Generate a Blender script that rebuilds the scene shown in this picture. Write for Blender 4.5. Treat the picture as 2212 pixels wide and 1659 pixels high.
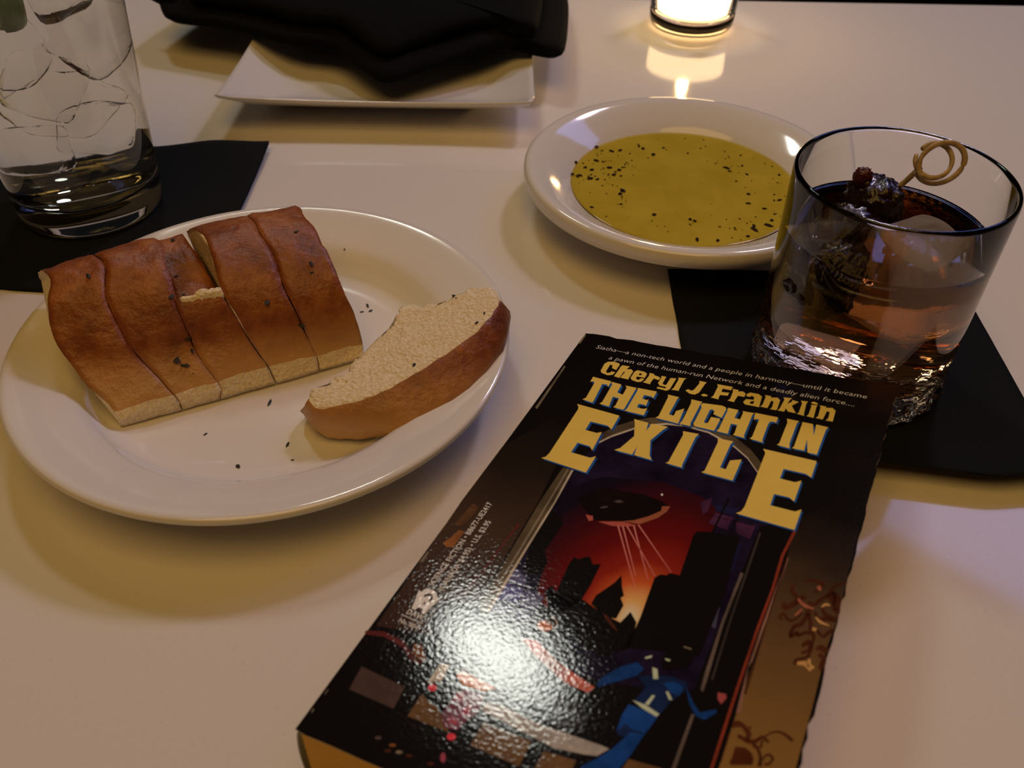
import bpy, bmesh, math, random
from mathutils import Vector, Matrix, noise
from mathutils.geometry import tessellate_polygon
from mathutils.bvhtree import BVHTree
random.seed(7)
sc = bpy.context.scene
for o in list(bpy.data.objects): bpy.data.objects.remove(o, do_unlink=True)
col = sc.collection
R = math.radians

# ------------------------------------------------------------------ camera
cam_d = bpy.data.cameras.new('camera'); cam = bpy.data.objects.new('camera', cam_d); col.objects.link(cam)
cam_d.sensor_width = 36; cam_d.lens = 31.936; cam_d.clip_start = .01; cam_d.clip_end = 50
F = Vector((0, .748862, -.662726)); RX = Vector((.999852, .011406, .012889)); UP = Vector((-.017211, .662627, .748751))
cam.matrix_world = Matrix(((RX.x, UP.x, -F.x, 0), (RX.y, UP.y, -F.y, 0), (RX.z, UP.z, -F.z, .230208), (0, 0, 0, 1)))
cam_d.dof.use_dof = True; cam_d.dof.focus_distance = .335; cam_d.dof.aperture_fstop = 17
sc.camera = cam

# ------------------------------------------------------------------ world and lights
w = bpy.data.worlds.new('dim_room'); sc.world = w; w.use_nodes = True
bg = w.node_tree.nodes['Background']; bg.inputs[0].default_value = (1, .62, .3, 1); bg.inputs[1].default_value = .02
def area(name, loc, target, power, color, sx, sy=None, shape='RECTANGLE', axis=None):
    d = bpy.data.lights.new(name, 'AREA'); d.energy = power; d.color = color; d.shape = shape; d.size = sx
    if sy: d.size_y = sy
    o = bpy.data.objects.new(name, d); col.objects.link(o); o.location = loc
    o.rotation_euler = (Vector(target) - Vector(loc)).to_track_quat('-Z', 'Y').to_euler()
    if axis:
        z = (Vector(loc) - Vector(target)).normalized(); x = Vector(axis); x = (x - z * x.dot(z)).normalized(); y = z.cross(x)
        o.rotation_euler = Matrix((x, y, z)).transposed().to_euler()
    return o
area('warm_ceiling_lamps', (-.15, -.25, 1.7), (0, .3, 0), 9.6, (1, .565, .14), 1.2, 1.2)
area('cool_pendant_lamp', (.644, 1.39, 1.33), (0, .3, 0), 4.6, (1.0, .82, .95), .20, .20, 'DISK')
area('neutral_pendant_lamp', (-.375, 1.375, 1.345), (0, .3, 0), 2.8, (.98, 1.0, .90), .29, .16, 'ELLIPSE', (.25, -.15, .17))
area('bar_screen', (1.10, 1.36, 1.30), (.1, .25, 0), 3.2, (.26, .36, 1.0), .95, .36)
sc.view_settings.view_transform = 'Standard'; sc.view_settings.look = 'None'
sc.view_settings.exposure = 0; sc.view_settings.gamma = 1; sc.view_settings.use_curve_mapping = False

# ------------------------------------------------------------------ helpers
def lin(c): c /= 255; return c / 12.92 if c <= .04045 else ((c + .055) / 1.055) ** 2.4
def srgb(r, g, b): return (lin(r), lin(g), lin(b), 1)
def mat(name, color=(.8, .8, .8, 1), rough=.5, **kw):
    m = bpy.data.materials.new(name); m.use_nodes = True; b = m.node_tree.nodes['Principled BSDF']
    b.inputs['Base Color'].default_value = color; b.inputs['Roughness'].default_value = rough
    for k, v in kw.items(): b.inputs[k.replace('_', ' ')].default_value = v
    return m
def N(m, t, **kw):
    n = m.node_tree.nodes.new(t)
    for k, v in kw.items():
        if k in n.inputs: n.inputs[k].default_value = v
        else: setattr(n, k, v)
    return n
def L(m, a, b): m.node_tree.links.new(a, b)
def bsdf(m): return m.node_tree.nodes['Principled BSDF']
def coords(m): return N(m, 'ShaderNodeTexCoord').outputs['Object']
def noise_tex(m, scale, detail=4, rough=.55):
    n = N(m, 'ShaderNodeTexNoise'); n.inputs['Scale'].default_value = scale; n.inputs['Detail'].default_value = detail
    n.inputs['Roughness'].default_value = rough; L(m, coords(m), n.inputs['Vector']); return n
def ramp(m, src, stops):
    r = N(m, 'ShaderNodeValToRGB'); e = r.color_ramp.elements
    while len(e) < len(stops): e.new(.5)
    for x, (p, c) in zip(e, stops): x.position = p; x.color = c
    L(m, src, r.inputs[0]); return r
def bump(m, src, dist, strength=1):
    b = N(m, 'ShaderNodeBump'); b.inputs['Strength'].default_value = strength; b.inputs['Distance'].default_value = dist
    L(m, src, b.inputs['Height']); L(m, b.outputs[0], bsdf(m).inputs['Normal']); return b
def link(name, me, m=None, parent=None, smooth=True):
    o = bpy.data.objects.new(name, me); col.objects.link(o)
    if m is not None and not me.materials:
        for x in (m if isinstance(m, (list, tuple)) else [m]): me.materials.append(x)
    if parent: o.parent = parent
    if smooth: me.polygons.foreach_set('use_smooth', [True] * len(me.polygons))
    return o
def mesh(name, v, f, m=None, parent=None, smooth=True, mi=None):
    me = bpy.data.meshes.new(name); me.from_pydata([tuple(x) for x in v], [], f)
    o = link(name, me, m, parent, smooth)
    if mi: me.polygons.foreach_set('material_index', mi)
    bm = bmesh.new(); bm.from_mesh(me); bmesh.ops.recalc_face_normals(bm, faces=bm.faces); bm.to_mesh(me); bm.free()
    me.update(); return o
def lathe(name, prof, m, parent=None, n=96, mod=None):
    """closed surface of revolution; profile runs from axis to axis"""
    v = []; rings = []
    for r, z in prof:
        if r < 1e-6: rings.append([len(v)]); v.append((0, 0, z))
        else:
            s = len(v)
            for i in range(n):
                a = 2 * math.pi * i / n; rr = r + (mod(r, z, a) if mod else 0)
                v.append((rr * math.cos(a), rr * math.sin(a), z))
            rings.append(list(range(s, s + n)))
    f = []
    for A, B in zip(rings, rings[1:]):
        for i in range(n):
            j = (i + 1) % n
            if len(A) == 1: f.append((A[0], B[j], B[i]))
            elif len(B) == 1: f.append((A[i], A[j], B[0]))
            else: f.append((A[i], A[j], B[j], B[i]))
    return mesh(name, v, f, m, parent)
def spline(pts, k=6):
    """smooth an open profile"""
    P = [Vector(p) for p in pts]; P = [2 * P[0] - P[1]] + P + [2 * P[-1] - P[-2]]; o = []
    for i in range(1, len(P) - 2):
        for s in range(k):
            t = s / k
            o.append(.5 * (2 * P[i] + (P[i + 1] - P[i - 1]) * t + (2 * P[i - 1] - 5 * P[i] + 4 * P[i + 1] - P[i + 2]) * t * t + (3 * P[i] - P[i - 1] - 3 * P[i + 1] + P[i + 2]) * t ** 3))
    o.append(P[-2]); return o
def nvec(p):
    """repeatable noise vector"""
    return Vector((noise.noise(p), noise.noise(p + Vector((31.4, 7.7, 2.1))), noise.noise(p + Vector((5.3, 41.9, 17.2)))))
def empty(name, loc, rz=0):
    o = bpy.data.objects.new(name, None); col.objects.link(o); o.location = loc; o.rotation_euler = (0, 0, rz); o.empty_display_size = .02; return o
def tag(o, label=None, cat=None, group=None, kind=None):
    if label: o['label'] = label
    if cat: o['category'] = cat
    if group: o['group'] = group
    if kind: o['kind'] = kind
    return o
def box(name, c, s, m, parent=None, bev=0):
    bm = bmesh.new(); bmesh.ops.create_cube(bm, size=1)
    for v in bm.verts: v.co = Vector((v.co.x * s[0] + c[0], v.co.y * s[1] + c[1], v.co.z * s[2] + c[2]))
    if bev: bmesh.ops.bevel(bm, geom=bm.edges[:], offset=bev, segments=3, profile=.5, affect='EDGES')
    me = bpy.data.meshes.new(name); bm.to_mesh(me); bm.free(); return link(name, me, m, parent, smooth=False)
def tube(name, pts, rad, m, parent=None, n=10, flat=1.0, normal=None):
    v = []; f = []; P = [Vector(p) for p in pts]
    rad = rad if isinstance(rad, (list, tuple)) else [rad] * len(P)
    up = Vector(normal) if normal else Vector((.3, .2, .93))
    for i, p in enumerate(P):
        t = (P[min(i + 1, len(P) - 1)] - P[max(i - 1, 0)]).normalized()
        a = t.cross(up).normalized(); b = a.cross(t).normalized()
        for k in range(n):
            an = 2 * math.pi * k / n; v.append(p + (a * math.cos(an) * flat + b * math.sin(an)) * rad[i])
    for i in range(len(P) - 1):
        for k in range(n):
            j = (k + 1) % n; f.append((i * n + k, i * n + j, (i + 1) * n + j, (i + 1) * n + k))
    f.append(tuple(range(n))[::-1]); f.append(tuple(range((len(P) - 1) * n, len(P) * n)))
    return mesh(name, v, f, m, parent)
def glass_mat(name, ior=1.5, rough=0, color=(1, 1, 1, 1), absorb=None, density=0, bumpy=None):
    m = bpy.data.materials.new(name); m.use_nodes = True; nt = m.node_tree; nt.nodes.clear()
    g = nt.nodes.new('ShaderNodeBsdfGlass'); g.inputs['IOR'].default_value = ior; g.inputs['Roughness'].default_value = rough; g.inputs['Color'].default_value = color
    out = nt.nodes.new('ShaderNodeOutputMaterial'); nt.links.new(g.outputs[0], out.inputs['Surface'])
    if absorb:
        a = nt.nodes.new('ShaderNodeVolumeAbsorption'); a.inputs['Color'].default_value = absorb; a.inputs['Density'].default_value = density
        nt.links.new(a.outputs[0], out.inputs['Volume'])
    if bumpy:
        n = noise_tex(m, bumpy[0], 3); b = N(m, 'ShaderNodeBump'); b.inputs['Distance'].default_value = bumpy[1]
        L(m, n.outputs[0], b.inputs['Height']); L(m, b.outputs[0], g.inputs['Normal'])
    return m

# ------------------------------------------------------------------ setting
floor_m = mat('dark_floor', (.012, .008, .006, 1), .6); bump(floor_m, noise_tex(floor_m, 8).outputs[0], .003)
o = box('floor', (0, 1, -.78), (9, 9, .04), floor_m); tag(o, kind='structure')
wall_m = mat('dark_wall', (.02, .012, .009, 1), .8); bump(wall_m, noise_tex(wall_m, 6).outputs[0], .002)
o = box('wall_back', (0, 3.6, .6), (9, .1, 2.8), wall_m); tag(o, kind='structure')

table_m = mat('white_quartz', (.78, .76, .74, 1), .13, IOR=1.5)
tn = noise_tex(table_m, 700, 2, .6); tr = ramp(table_m, tn.outputs[0], [(.24, (.70, .67, .65, 1)), (.36, (.78, .755, .74, 1)), (.7, (.79, .765, .75, 1))])
L(table_m, tr.outputs[0], bsdf(table_m).inputs['Base Color'])
tn2 = noise_tex(table_m, 9, 3); trr = N(table_m, 'ShaderNodeMapRange'); trr.inputs['To Min'].default_value = .06; trr.inputs['To Max'].default_value = .11
L(table_m, tn2.outputs[0], trr.inputs[0]); L(table_m, trr.outputs[0], bsdf(table_m).inputs['Roughness'])
steel = mat('table_base_metal', (.03, .03, .03, 1), .4, Metallic=.9)
t = empty('restaurant_table', (.0, .243, -.76)); tag(t, 'white polished stone restaurant table under everything', 'table')
box('tabletop', (.0, 0, .745), (1.3, .9, .03), table_m, t, .003)
o = lathe('pedestal', [(0, .02), (.05, .02), (.05, .03), (.038, .05), (.038, .70), (.12, .715), (.12, .7299), (0, .7299)], steel, t, 40)
o = lathe('base', [(0, 0), (.28, 0), (.285, .006), (.27, .016), (.06, .03), (0, .031)], steel, t, 60)

# ------------------------------------------------------------------ china
china = mat('glazed_china', (.80, .78, .76, 1), .10, IOR=1.5, Coat_Weight=.3, Coat_Roughness=.04)
def plate(name, loc, prof): o = lathe(name, prof, china, None, 128); o.location = loc; return o
bp = [(0, .0022), (.046, .0022), (.048, 0), (.0515, 0), (.053, .0028), (.060, .0058), (.068, .0098), (.080, .0142), (.0885, .0184), (.0900, .0200), (.0902, .0213), (.0893, .0223), (.0875, .0221),
      (.082, .0204), (.076, .0184), (.0705, .0165), (.0672, .0146), (.0645, .0110), (.0615, .0078), (.057, .0062), (.050, .0057), (.03, .0056), (0, .0056)]
tag(plate('bread_plate', (-.0914, .2619, 0), bp), 'round white china plate holding the bread', 'plate')
op = [(0, .0022), (.037, .0022), (.039, 0), (.043, 0), (.0445, .003), (.052, .0062), (.062, .0108), (.0705, .0146), (.0745, .0152), (.0768, .0166), (.0776, .0195), (.0772, .0222), (.0758, .0236), (.0738, .0236),
      (.0705, .0226), (.0655, .0200), (.0605, .0172), (.0560, .0142), (.0525, .0110), (.0490, .0086), (.044, .0073), (.03, .0070), (0, .0070)]
tag(plate('dipping_plate', (.0812, .3922, 0), op), 'small round white rolled-edge plate holding the olive oil', 'plate')

# olive oil
oil_m = mat('olive_oil', srgb(196, 178, 20), .03, IOR=1.47, Coat_Weight=1, Coat_Roughness=.02)
on = noise_tex(oil_m, 60, 3); orr = ramp(oil_m, on.outputs[0], [(.3, srgb(190, 166, 50)), (.7, srgb(204, 180, 62))]); L(oil_m, orr.outputs[0], bsdf(oil_m).inputs['Base Color'])
OZ = .0131
oil = lathe('olive_oil', [(0, .0072), (.03, .0072), (.044, .0075), (.049, .0088), (.0525, .0112), (.0546, OZ + .0004), (.0535, OZ + .0001), (.052, OZ), (.03, OZ), (0, OZ)], oil_m, None, 128)
oil.location = (.0812, .3922, 0); tag(oil, 'pool of yellow-green olive oil with pepper specks', 'oil')
pep_m = mat('black_pepper', (.014, .009, .006, 1), .8, Specular_IOR_Level=.1); pn = noise_tex(pep_m, 900); L(pep_m, ramp(pep_m, pn.outputs[0], [(.4, (.008, .005, .004, 1)), (.7, (.06, .03, .012, 1))]).outputs[0], bsdf(pep_m).inputs['Base Color'])
def flakes(name, pts, m, parent=None):
    """pts: (position, size, elongation) -> one mesh of small irregular chips"""
    v = []; f = []; rr = random.Random(3)
    ico = [(0, 0, 1), (.9, 0, .3), (.25, .85, .35), (-.7, .5, .3), (-.7, -.55, .35), (.3, -.85, .3), (0, 0, -.6)]
    tri = [(0, 1, 2), (0, 2, 3), (0, 3, 4), (0, 4, 5), (0, 5, 1), (6, 2, 1), (6, 3, 2), (6, 4, 3), (6, 5, 4), (6, 1, 5)]
    for p, s, e in pts:
        a = rr.uniform(0, 6.28); b = len(v); ca, sa = math.cos(a), math.sin(a)
        for x, y, z in ico:
            x *= s * e * rr.uniform(.7, 1.3); y *= s * rr.uniform(.6, 1.2); z *= s * .55
            v.append((p[0] + x * ca - y * sa, p[1] + x * sa + y * ca, p[2] + z))
        f += [tuple(b + i for i in t_) for t_ in tri]
    return mesh(name, v, f, m, parent, smooth=False)
rp = random.Random(11); pts = []
def polar(r, a): return (r * math.cos(R(a)), r * math.sin(R(a)), OZ + .0001)
for i in range(70): pts.append((polar(rp.uniform(.030, .052), rp.gauss(165, 24)), rp.choice([.0004, .0006, .0009, .0013]), rp.uniform(.9, 1.6)))
for i in range(34): pts.append((polar(rp.uniform(.030, .052), rp.gauss(-60, 38)), rp.choice([.0004, .0005, .0007, .0011]), rp.uniform(.9, 1.7)))
for i in range(26): pts.append((polar(rp.uniform(.026, .051), rp.gauss(40, 35)), rp.choice([.0004, .0005, .0008]), rp.uniform(1, 2)))
for i in range(40): pts.append((polar(.052 * math.sqrt(rp.random()), rp.uniform(0, 360)), rp.uniform(.0002, .00045), rp.uniform(.9, 1.6)))
pts += [((.0235, .0175, OZ), .0013, 1.9), ((.0265, -.0395, OZ), .0017, 1.4), ((.0335, -.0355, OZ), .0015, 2.0), ((-.030, -.0065, OZ), .0015, 1.5), ((-.0535, .0075, OZ + .0006), .0013, 1.2), ((-.0515, .020, OZ + .0004), .0013, 1.3), ((-.040, .0365, OZ + .0006), .0013, 1.4)]
tag(flakes('pepper_specks', pts, pep_m, oil), kind='stuff')

# ------------------------------------------------------------------ bread
def bread_mats():
    cr = mat('bread_crust', srgb(190, 110, 50), .42, Specular_IOR_Level=.45)
    n1 = noise_tex(cr, 38, 6, .6); n2 = noise_tex(cr, 260, 4, .6)
    n0 = noise_tex(cr, 110, 5, .65); nm = N(cr, 'ShaderNodeMath', operation='MULTIPLY_ADD'); L(cr, n0.outputs[0], nm.inputs[0]); nm.inputs[1].default_value = .55; n1h = N(cr, 'ShaderNodeMath', operation='MULTIPLY'); L(cr, n1.outputs[0], n1h.inputs[0]); n1h.inputs[1].default_value = .5; L(cr, n1h.outputs[0], nm.inputs[2])
    r1 = ramp(cr, nm.outputs[0], [(.36, (.15, .036, .010, 1)), (.52, (.30, .086, .020, 1)), (.70, (.48, .18, .048, 1))])
    mx = N(cr, 'ShaderNodeMix', data_type='RGBA', blend_type='MULTIPLY'); mx.inputs[0].default_value = .35
    L(cr, r1.outputs[0], mx.inputs[6]); L(cr, ramp(cr, n2.outputs[0], [(.3, (.6, .5, .4, 1)), (.6, (1, 1, 1, 1))]).outputs[0], mx.inputs[7]); hs = N(cr, 'ShaderNodeSeparateXYZ'); L(cr, coords(cr), hs.inputs[0]); hz = N(cr, 'ShaderNodeMapRange'); hz.inputs['From Min'].default_value = .004; hz.inputs['From Max'].default_value = .020; hz.inputs['To Min'].default_value = .95; hz.inputs['To Max'].default_value = 0; L(cr, hs.outputs[2], hz.inputs[0])
    m2 = N(cr, 'ShaderNodeMix', data_type='RGBA'); L(cr, hz.outputs[0], m2.inputs[0]); L(cr, mx.outputs[2], m2.inputs[6]); m2.inputs[7].default_value = (.68, .40, .15, 1); L(cr, m2.outputs[2], bsdf(cr).inputs['Base Color'])   # paler baked crust low on the sides
    bs = N(cr, 'ShaderNodeMath', operation='ADD'); L(cr, n2.outputs[0], bs.inputs[0]); L(cr, n0.outputs[0], bs.inputs[1]); bump(cr, bs.outputs[0], .0010, .75)
    cb = mat('bread_crumb', srgb(240, 222, 180), .85)
    v = N(cb, 'ShaderNodeTexVoronoi'); v.inputs['Scale'].default_value = 800; L(cb, coords(cb), v.inputs['Vector']); n3 = noise_tex(cb, 700, 5)
    L(cb, ramp(cb, n3.outputs[0], [(.3, srgb(226, 200, 150)), (.65, srgb(246, 232, 200))]).outputs[0], bsdf(cb).inputs['Base Color'])
    mm = N(cb, 'ShaderNodeMath', operation='ADD'); L(cb, v.outputs[0], mm.inputs[0]); L(cb, n3.outputs[0], mm.inputs[1]); bump(cb, mm.outputs[0], .0006, .7)
    return cr, cb
crust, crumb = bread_mats()
LP = [(-.1366, .2264, .0062), (-.1379, .2276, .0125), (-.1520, .2375, .0235), (-.1592, .2452, .034), (-.1612, .2520, .0410), (-.1617, .2607, .045), (-.1675, .2660, .0445), (-.1726, .2716, .040), (-.1770, .2790, .032), (-.1700, .2760, .0235)]
RP = [(-.0561, .2657, .0062), (-.0570, .2683, .0120), (-.0590, .2703, .0220), (-.0636, .2747, .034), (-.0700, .2860, .0420), (-.0787, .3008, .0455), (-.0840, .3115, .0445), (-.0890, .3202, .040), (-.0940, .3290, .030), (-.0890, .3240, .0110)]
LS = spline(LP, 5); RS = spline(RP, 5); NP = len(LS)       # 46 points along the profile
CUTS = [(0, 0, 0), (.235, .200, .185), (.385, .425, .425), (.615, .585, .560), (.800, .800, .780), (1, 1, 1)]   # at front foot, shoulder, back
def cut_at(k, i):
    a, b, c = CUTS[k]; t = i / (NP - 1)
    return a + (b - a) * min(1, t / .4) if t < .4 else b + (c - b) * (t - .4) / .6
def loaf_point(s, i, out=0.0):
    p = LS[i].lerp(RS[i], s)
    p = p + Vector((0, 0, .0022 * math.sin(math.pi * s))) * min(1, i / 12) * (1 if i < NP - 4 else .3)
    return p
loaf = empty('bread_loaf', (-.115, .268, .006)); tag(loaf, 'golden brown crusty bread loaf cut into slices on round plate', 'bread')
def loaf_slice(k):
    gap = .0024; NS = 11; v = []; f = []; mi = []
    step0, step1 = 17, 43
    for j in range(NS):
        for i in range(NP):
            s0, s1 = cut_at(k, i) + (gap if k else 0), cut_at(k + 1, i) - (gap if k < 4 else 0)
            wob = .006 * noise.noise(Vector((k * 3.1, i * .16, 0))) if 0 < k else 0
            wob2 = .006 * noise.noise(Vector(((k + 1) * 3.1, i * .16, 0))) if k < 4 else 0
            s = (s0 + wob) + (s1 + wob2 - s0 - wob) * j / (NS - 1)
            p = loaf_point(s, i)
            edge = min(j, NS - 1 - j)
            if edge == 0 and 6 < i < 40: p = p + Vector((0, 0, -.00025))          # crust rounds over at each cut
            if k == 2 and step0 <= i <= step1:                                     # torn slice has sunk below its neighbours
                d = .0165 * min(1, (i - step0 + .25) / 1.2) * max(0, 1 - max(0, (i - step0 - 7) / 14) ** 1.3)
                p = p + Vector((-.001, -.001, -d))
            nn = nvec(p * 90) * .0011 + nvec(p * 300) * .0004
            v.append(p + nn * (.3 if i < 3 or i > NP - 4 else 1) + Vector((0, 0, .0006 if i < 2 else 0)) - loaf.location)
    for j in range(NS - 1):
        for i in range(NP - 1):
            f.append((j * NP + i, j * NP + i + 1, (j + 1) * NP + i + 1, (j + 1) * NP + i))
            mi.append(1 if i < 5 or i >= NP - 2 or (k == 2 and i in (step0 - 1, step0, step0 + 1)) else 0)
        f.append((j * NP + NP - 1, j * NP, (j + 1) * NP, (j + 1) * NP + NP - 1)); mi.append(1)
    f.append(tuple(range(NP))); mi.append(1 if k in (0, 3) else 0); f.append(tuple(range((NS - 1) * NP, NS * NP))[::-1]); mi.append(1 if k == 4 else 0)
    o = mesh('bread_slice', v, f, [crust, crumb], loaf, True, mi)
    for p_ in o.data.polygons[-2:]: p_.use_smooth = False
    return o
SL_OBJS = [loaf_slice(k) for k in range(5)]
def torn_lip():
    v = []; f = []; rt = random.Random(4); n = 14
    for j in range(n):
        w_ = j / (n - 1); s = cut_at(2, 16) + (cut_at(3, 16) - cut_at(2, 16)) * (.12 + .86 * w_)
        a = loaf_point(s, 15); b = loaf_point(s, 17); h = (.0010 + .0030 * w_) * rt.uniform(.6, 1.15)
        d = (b - a).normalized()
        for p in (a + d * .0006 - Vector((0, 0, .0008)), a + d * .0012 + Vector((0, 0, h * .45)), a + d * (.0022 + h * .6) + Vector((0, 0, h * .40)), a + d * (.0034 + h * .7) - Vector((0, 0, .0012)), a + d * .004 - Vector((0, 0, .006))):
            v.append(p + nvec(p * 700) * .0007 - loaf.location)
    for j in range(n - 1):
        for k in range(5): f.append((j * 5 + k, j * 5 + (k + 1) % 5, (j + 1) * 5 + (k + 1) % 5, (j + 1) * 5 + k))
    f.append(tuple(range(5))); f.append(tuple(range((n - 1) * 5, n * 5)))
    o = mesh('torn_crumb', v, f, crumb, loaf); o['label'] = 'pale ragged crumb along the torn slice'
torn_lip()
for o, lb in zip(SL_OBJS, ['broad end slice at the left of the loaf', 'slice with a jagged crack on its left', 'sunken torn slice in the middle of the loaf', 'slice standing proud beside the sunken one', 'rounded end slice at the right of the loaf']): o['label'] = lb

# loose slice lying on its side
CT = [(-.0697, .2274, .0197), (-.0649, .2235, .02), (-.0578, .2241, .0208), (-.0494, .226, .0223), (-.0388, .2314, .0245), (-.0282, .2384, .027), (-.0174, .2479, .0298), (-.0088, .2583, .0322), (-.0049, .268, .0334)]
CB = [(-.0729, .2349, .0064), (-.0655, .2246, .0066), (-.0582, .2216, .0075), (-.0499, .2203, .0092), (-.0385, .2199, .0120), (-.0277, .2244, .0150), (-.0162, .2336, .0182), (-.0048, .2514, .0212), (-.0018, .2693, .0226)]
SLT = [(-.0064, .2748, .033), (-.0103, .2791, .032), (-.0173, .2783, .0303), (-.0233, .276, .0288), (-.0308, .2719, .027), (-.0409, .276, .025), (-.042, .2715, .0247), (-.0443, .2673, .0241), (-.0514, .2546, .0226), (-.0567, .2442, .0215), (-.0578, .2347, .0211), (-.0631, .2372, .0204), (-.0666, .2338, .02), (-.0704, .2297, .0197)]
def loose_slice():
    CTs, CBs, Ss = spline(CT, 4), spline(CB, 4), spline(SLT, 3)
    o0 = Vector((-.04, .248, .006)); top = CTs + Ss; nC = len(CTs); n = len(top)
    bot = list(CBs) + [Vector((p.x + .0015, p.y - .001, p.z - .0128)) for p in Ss]
    cen = sum(top, Vector()) / n; cenb = sum(bot, Vector()) / n
    rows = []
    spine_pt = lambda i: None
    # bottom -> crust -> top, then top surface in shrinking rings
    def mid(t, bulge):
        r = []
        for i in range(n):
            p = bot[i].lerp(top[i], t); d = Vector((p.x - cen.x, p.y - cen.y, 0)).normalized()
            r.append(p + d * (bulge if i < nC else bulge * .3))
        return r
    def shrink(loop, c, s, dz): return [Vector((c.x + (p.x - c.x) * s, c.y + (p.y - c.y) * s, p.z + dz + (c.z - p.z) * (1 - s))) for p in loop]
    # ring centres follow the crescent: shrink towards the mid-line between crust and torn edge
    rows = [shrink(bot, cenb, .55, .0004), shrink(bot, cenb, .93, .0002), mid(0, 0), mid(.15, .0016), mid(.4, .0026), mid(.7, .0020), mid(.92, .0007), mid(1.0, -.0004), shrink(top, cen, .93, .0003), shrink(top, cen, .8, .0001), shrink(top, cen, .6, -.0004), shrink(top, cen, .4, -.0002), shrink(top, cen, .2, 0)]
    v = []; f = []; mi = []
    for r, row in enumerate(rows):
        for i, p in enumerate(row):
            a = .0007 if r < 8 else .0006
            jag = .0016 if (i >= nC and 3 < r < 9) else 0
            v.append(p + nvec(p * 120) * a + nvec(p * 420) * (.0004 + jag) - o0)
    for r in range(len(rows) - 1):
        for i in range(n):
            j = (i + 1) % n; f.append((r * n + i, r * n + j, (r + 1) * n + j, (r + 1) * n + i))
            mi.append(0 if (2 <= r <= 6 and (i < nC - 1 or i == n - 1)) else 1)
    c1 = len(v); v.append(cen - o0); c0 = len(v); v.append(cenb + Vector((0, 0, .0004)) - o0)
    for i in range(n):
        j = (i + 1) % n; f.append(((len(rows) - 1) * n + i, (len(rows) - 1) * n + j, c1)); mi.append(1); f.append((i, c0, j)); mi.append(1)
    o = mesh('loose_bread_slice', v, f, [crust, crumb], None, True, mi); o.location = o0; return o
ls = loose_slice(); tag(ls, 'single bread slice with white crumb lying at the plate edge', 'bread')

# herbs on bread and plate
herb_m = mat('dark_herb', (.012, .014, .007, 1), .6); bump(herb_m, noise_tex(herb_m, 900).outputs[0], .0002)
bpy.context.view_layer.update()
def drop(objs, x, y):
    best = None
    for o in objs:
        mw = o.matrix_world.inverted(); a = mw @ Vector((x, y, .2)); hit = o.ray_cast(a, Vector((0, 0, -1)))
        if hit[0]:
            z = (o.matrix_world @ hit[1]).z
            if best is None or z > best: best = z
    return best
hp = [(-.1321, .2982), (-.126, .2806), (-.1232, .2726), (-.1197, .2663), (-.1157, .2517), (-.1139, .2499), (-.1203, .2598), (-.119, .246), (-.1175, .2445), (-.0895, .2649), (-.0771, .2640), (-.0808, .2924), (-.0730, .2810), (-.1130, .2430), (-.0745, .2760), (-.150, .262)]
pts = []
for i, (x, y) in enumerate(hp):
    z = drop(SL_OBJS, x, y)
    if z:
        for q_ in range(3 if i in (4, 7, 3) else 1): pts.append(((x + random.gauss(0, .0009), y + random.gauss(0, .0009), z + .0003), random.uniform(.0007, .0013), random.uniform(1, 2.4)))
tag(flakes('herb_specks', [((p[0] + .115, p[1] - .268, p[2] - .006), s, e) for p, s, e in pts], herb_m, loaf), kind='stuff')
hl = [(-.0105, .262), (-.013, .257), (-.034, .240), (-.022, .275)]
pts = [((x + .04, y - .248, (drop([ls], x, y) or .03) + .0002 - .006), random.uniform(.0005, .0009), 1.8) for x, y in hl]
tag(flakes('herb_specks', pts, herb_m, ls), kind='stuff')
hpl = [(-.0878, .2411), (-.1066, .2244), (-.077, .2202), (-.0915, .2091), (-.0725, .3275), (-.0618, .2962), (-.0582, .2972), (-.0739, .2125), (-.0636, .2068), (-.060, .3005)]
pe = bpy.data.objects['bread_plate']
pts = [((x, y, (drop([pe], x, y) or .006) + .0002), random.uniform(.0004, .0008), random.uniform(1.2, 3.2)) for x, y in hpl]
o = flakes('herb_crumbs', pts, herb_m); tag(o, 'dark herb crumbs scattered on the bread plate', 'herbs', kind='stuff')

# ------------------------------------------------------------------ paper cocktail napkins
paper = mat('black_paper_napkin', (.0085, .0095, .0105, 1), .9, Specular_IOR_Level=.12)
wv = N(paper, 'ShaderNodeTexVoronoi'); wv.inputs['Scale'].default_value = 900; L(paper, coords(paper), wv.inputs['Vector']); bump(paper, wv.outputs[0], .0003, .5)
def napkin(name, x0, x1, y0, y1, zf, rz=0, th=.0011, plies=3):
    cx, cy = (x0 + x1) / 2, (y0 + y1) / 2; n = 34; root = empty(name, (cx, cy, 0), rz); W, H = x1 - x0, y1 - y0
    for ply in range(plies):
        v = []; f = []
        sh = (plies - 1 - ply) * .0007
        for side in (0, 1):
            for j in range(n):
                for i in range(n):
                    u, t = i / (n - 1), j / (n - 1); x, y, z = zf(u, t)
                    e = .0004 * noise.noise(Vector((u * 9 + ply * 5, t * 9, 1)))
                    v.append(((x - cx) * (1 - sh / W * ply) + e, (y - cy) + sh * (.5 - t) + e, z + .0002 + ply * th / plies + side * th / plies * .8))
        o_ = n * n
        for j in range(n - 1):
            for i in range(n - 1):
                a = j * n + i; f.append((a, a + n, a + n + 1, a + 1)); f.append((o_ + a, o_ + a + 1, o_ + a + n + 1, o_ + a + n))
        ring = [i for i in range(n)] + [j * n + n - 1 for j in range(1, n)] + [(n - 1) * n + i for i in range(n - 2, -1, -1)] + [j * n for j in range(n - 2, 0, -1)]
        for a, b in zip(ring, ring[1:] + ring[:1]): f.append((a, b, o_ + b, o_ + a))
        mesh('ply', v, f, paper, root)
    return root
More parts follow.
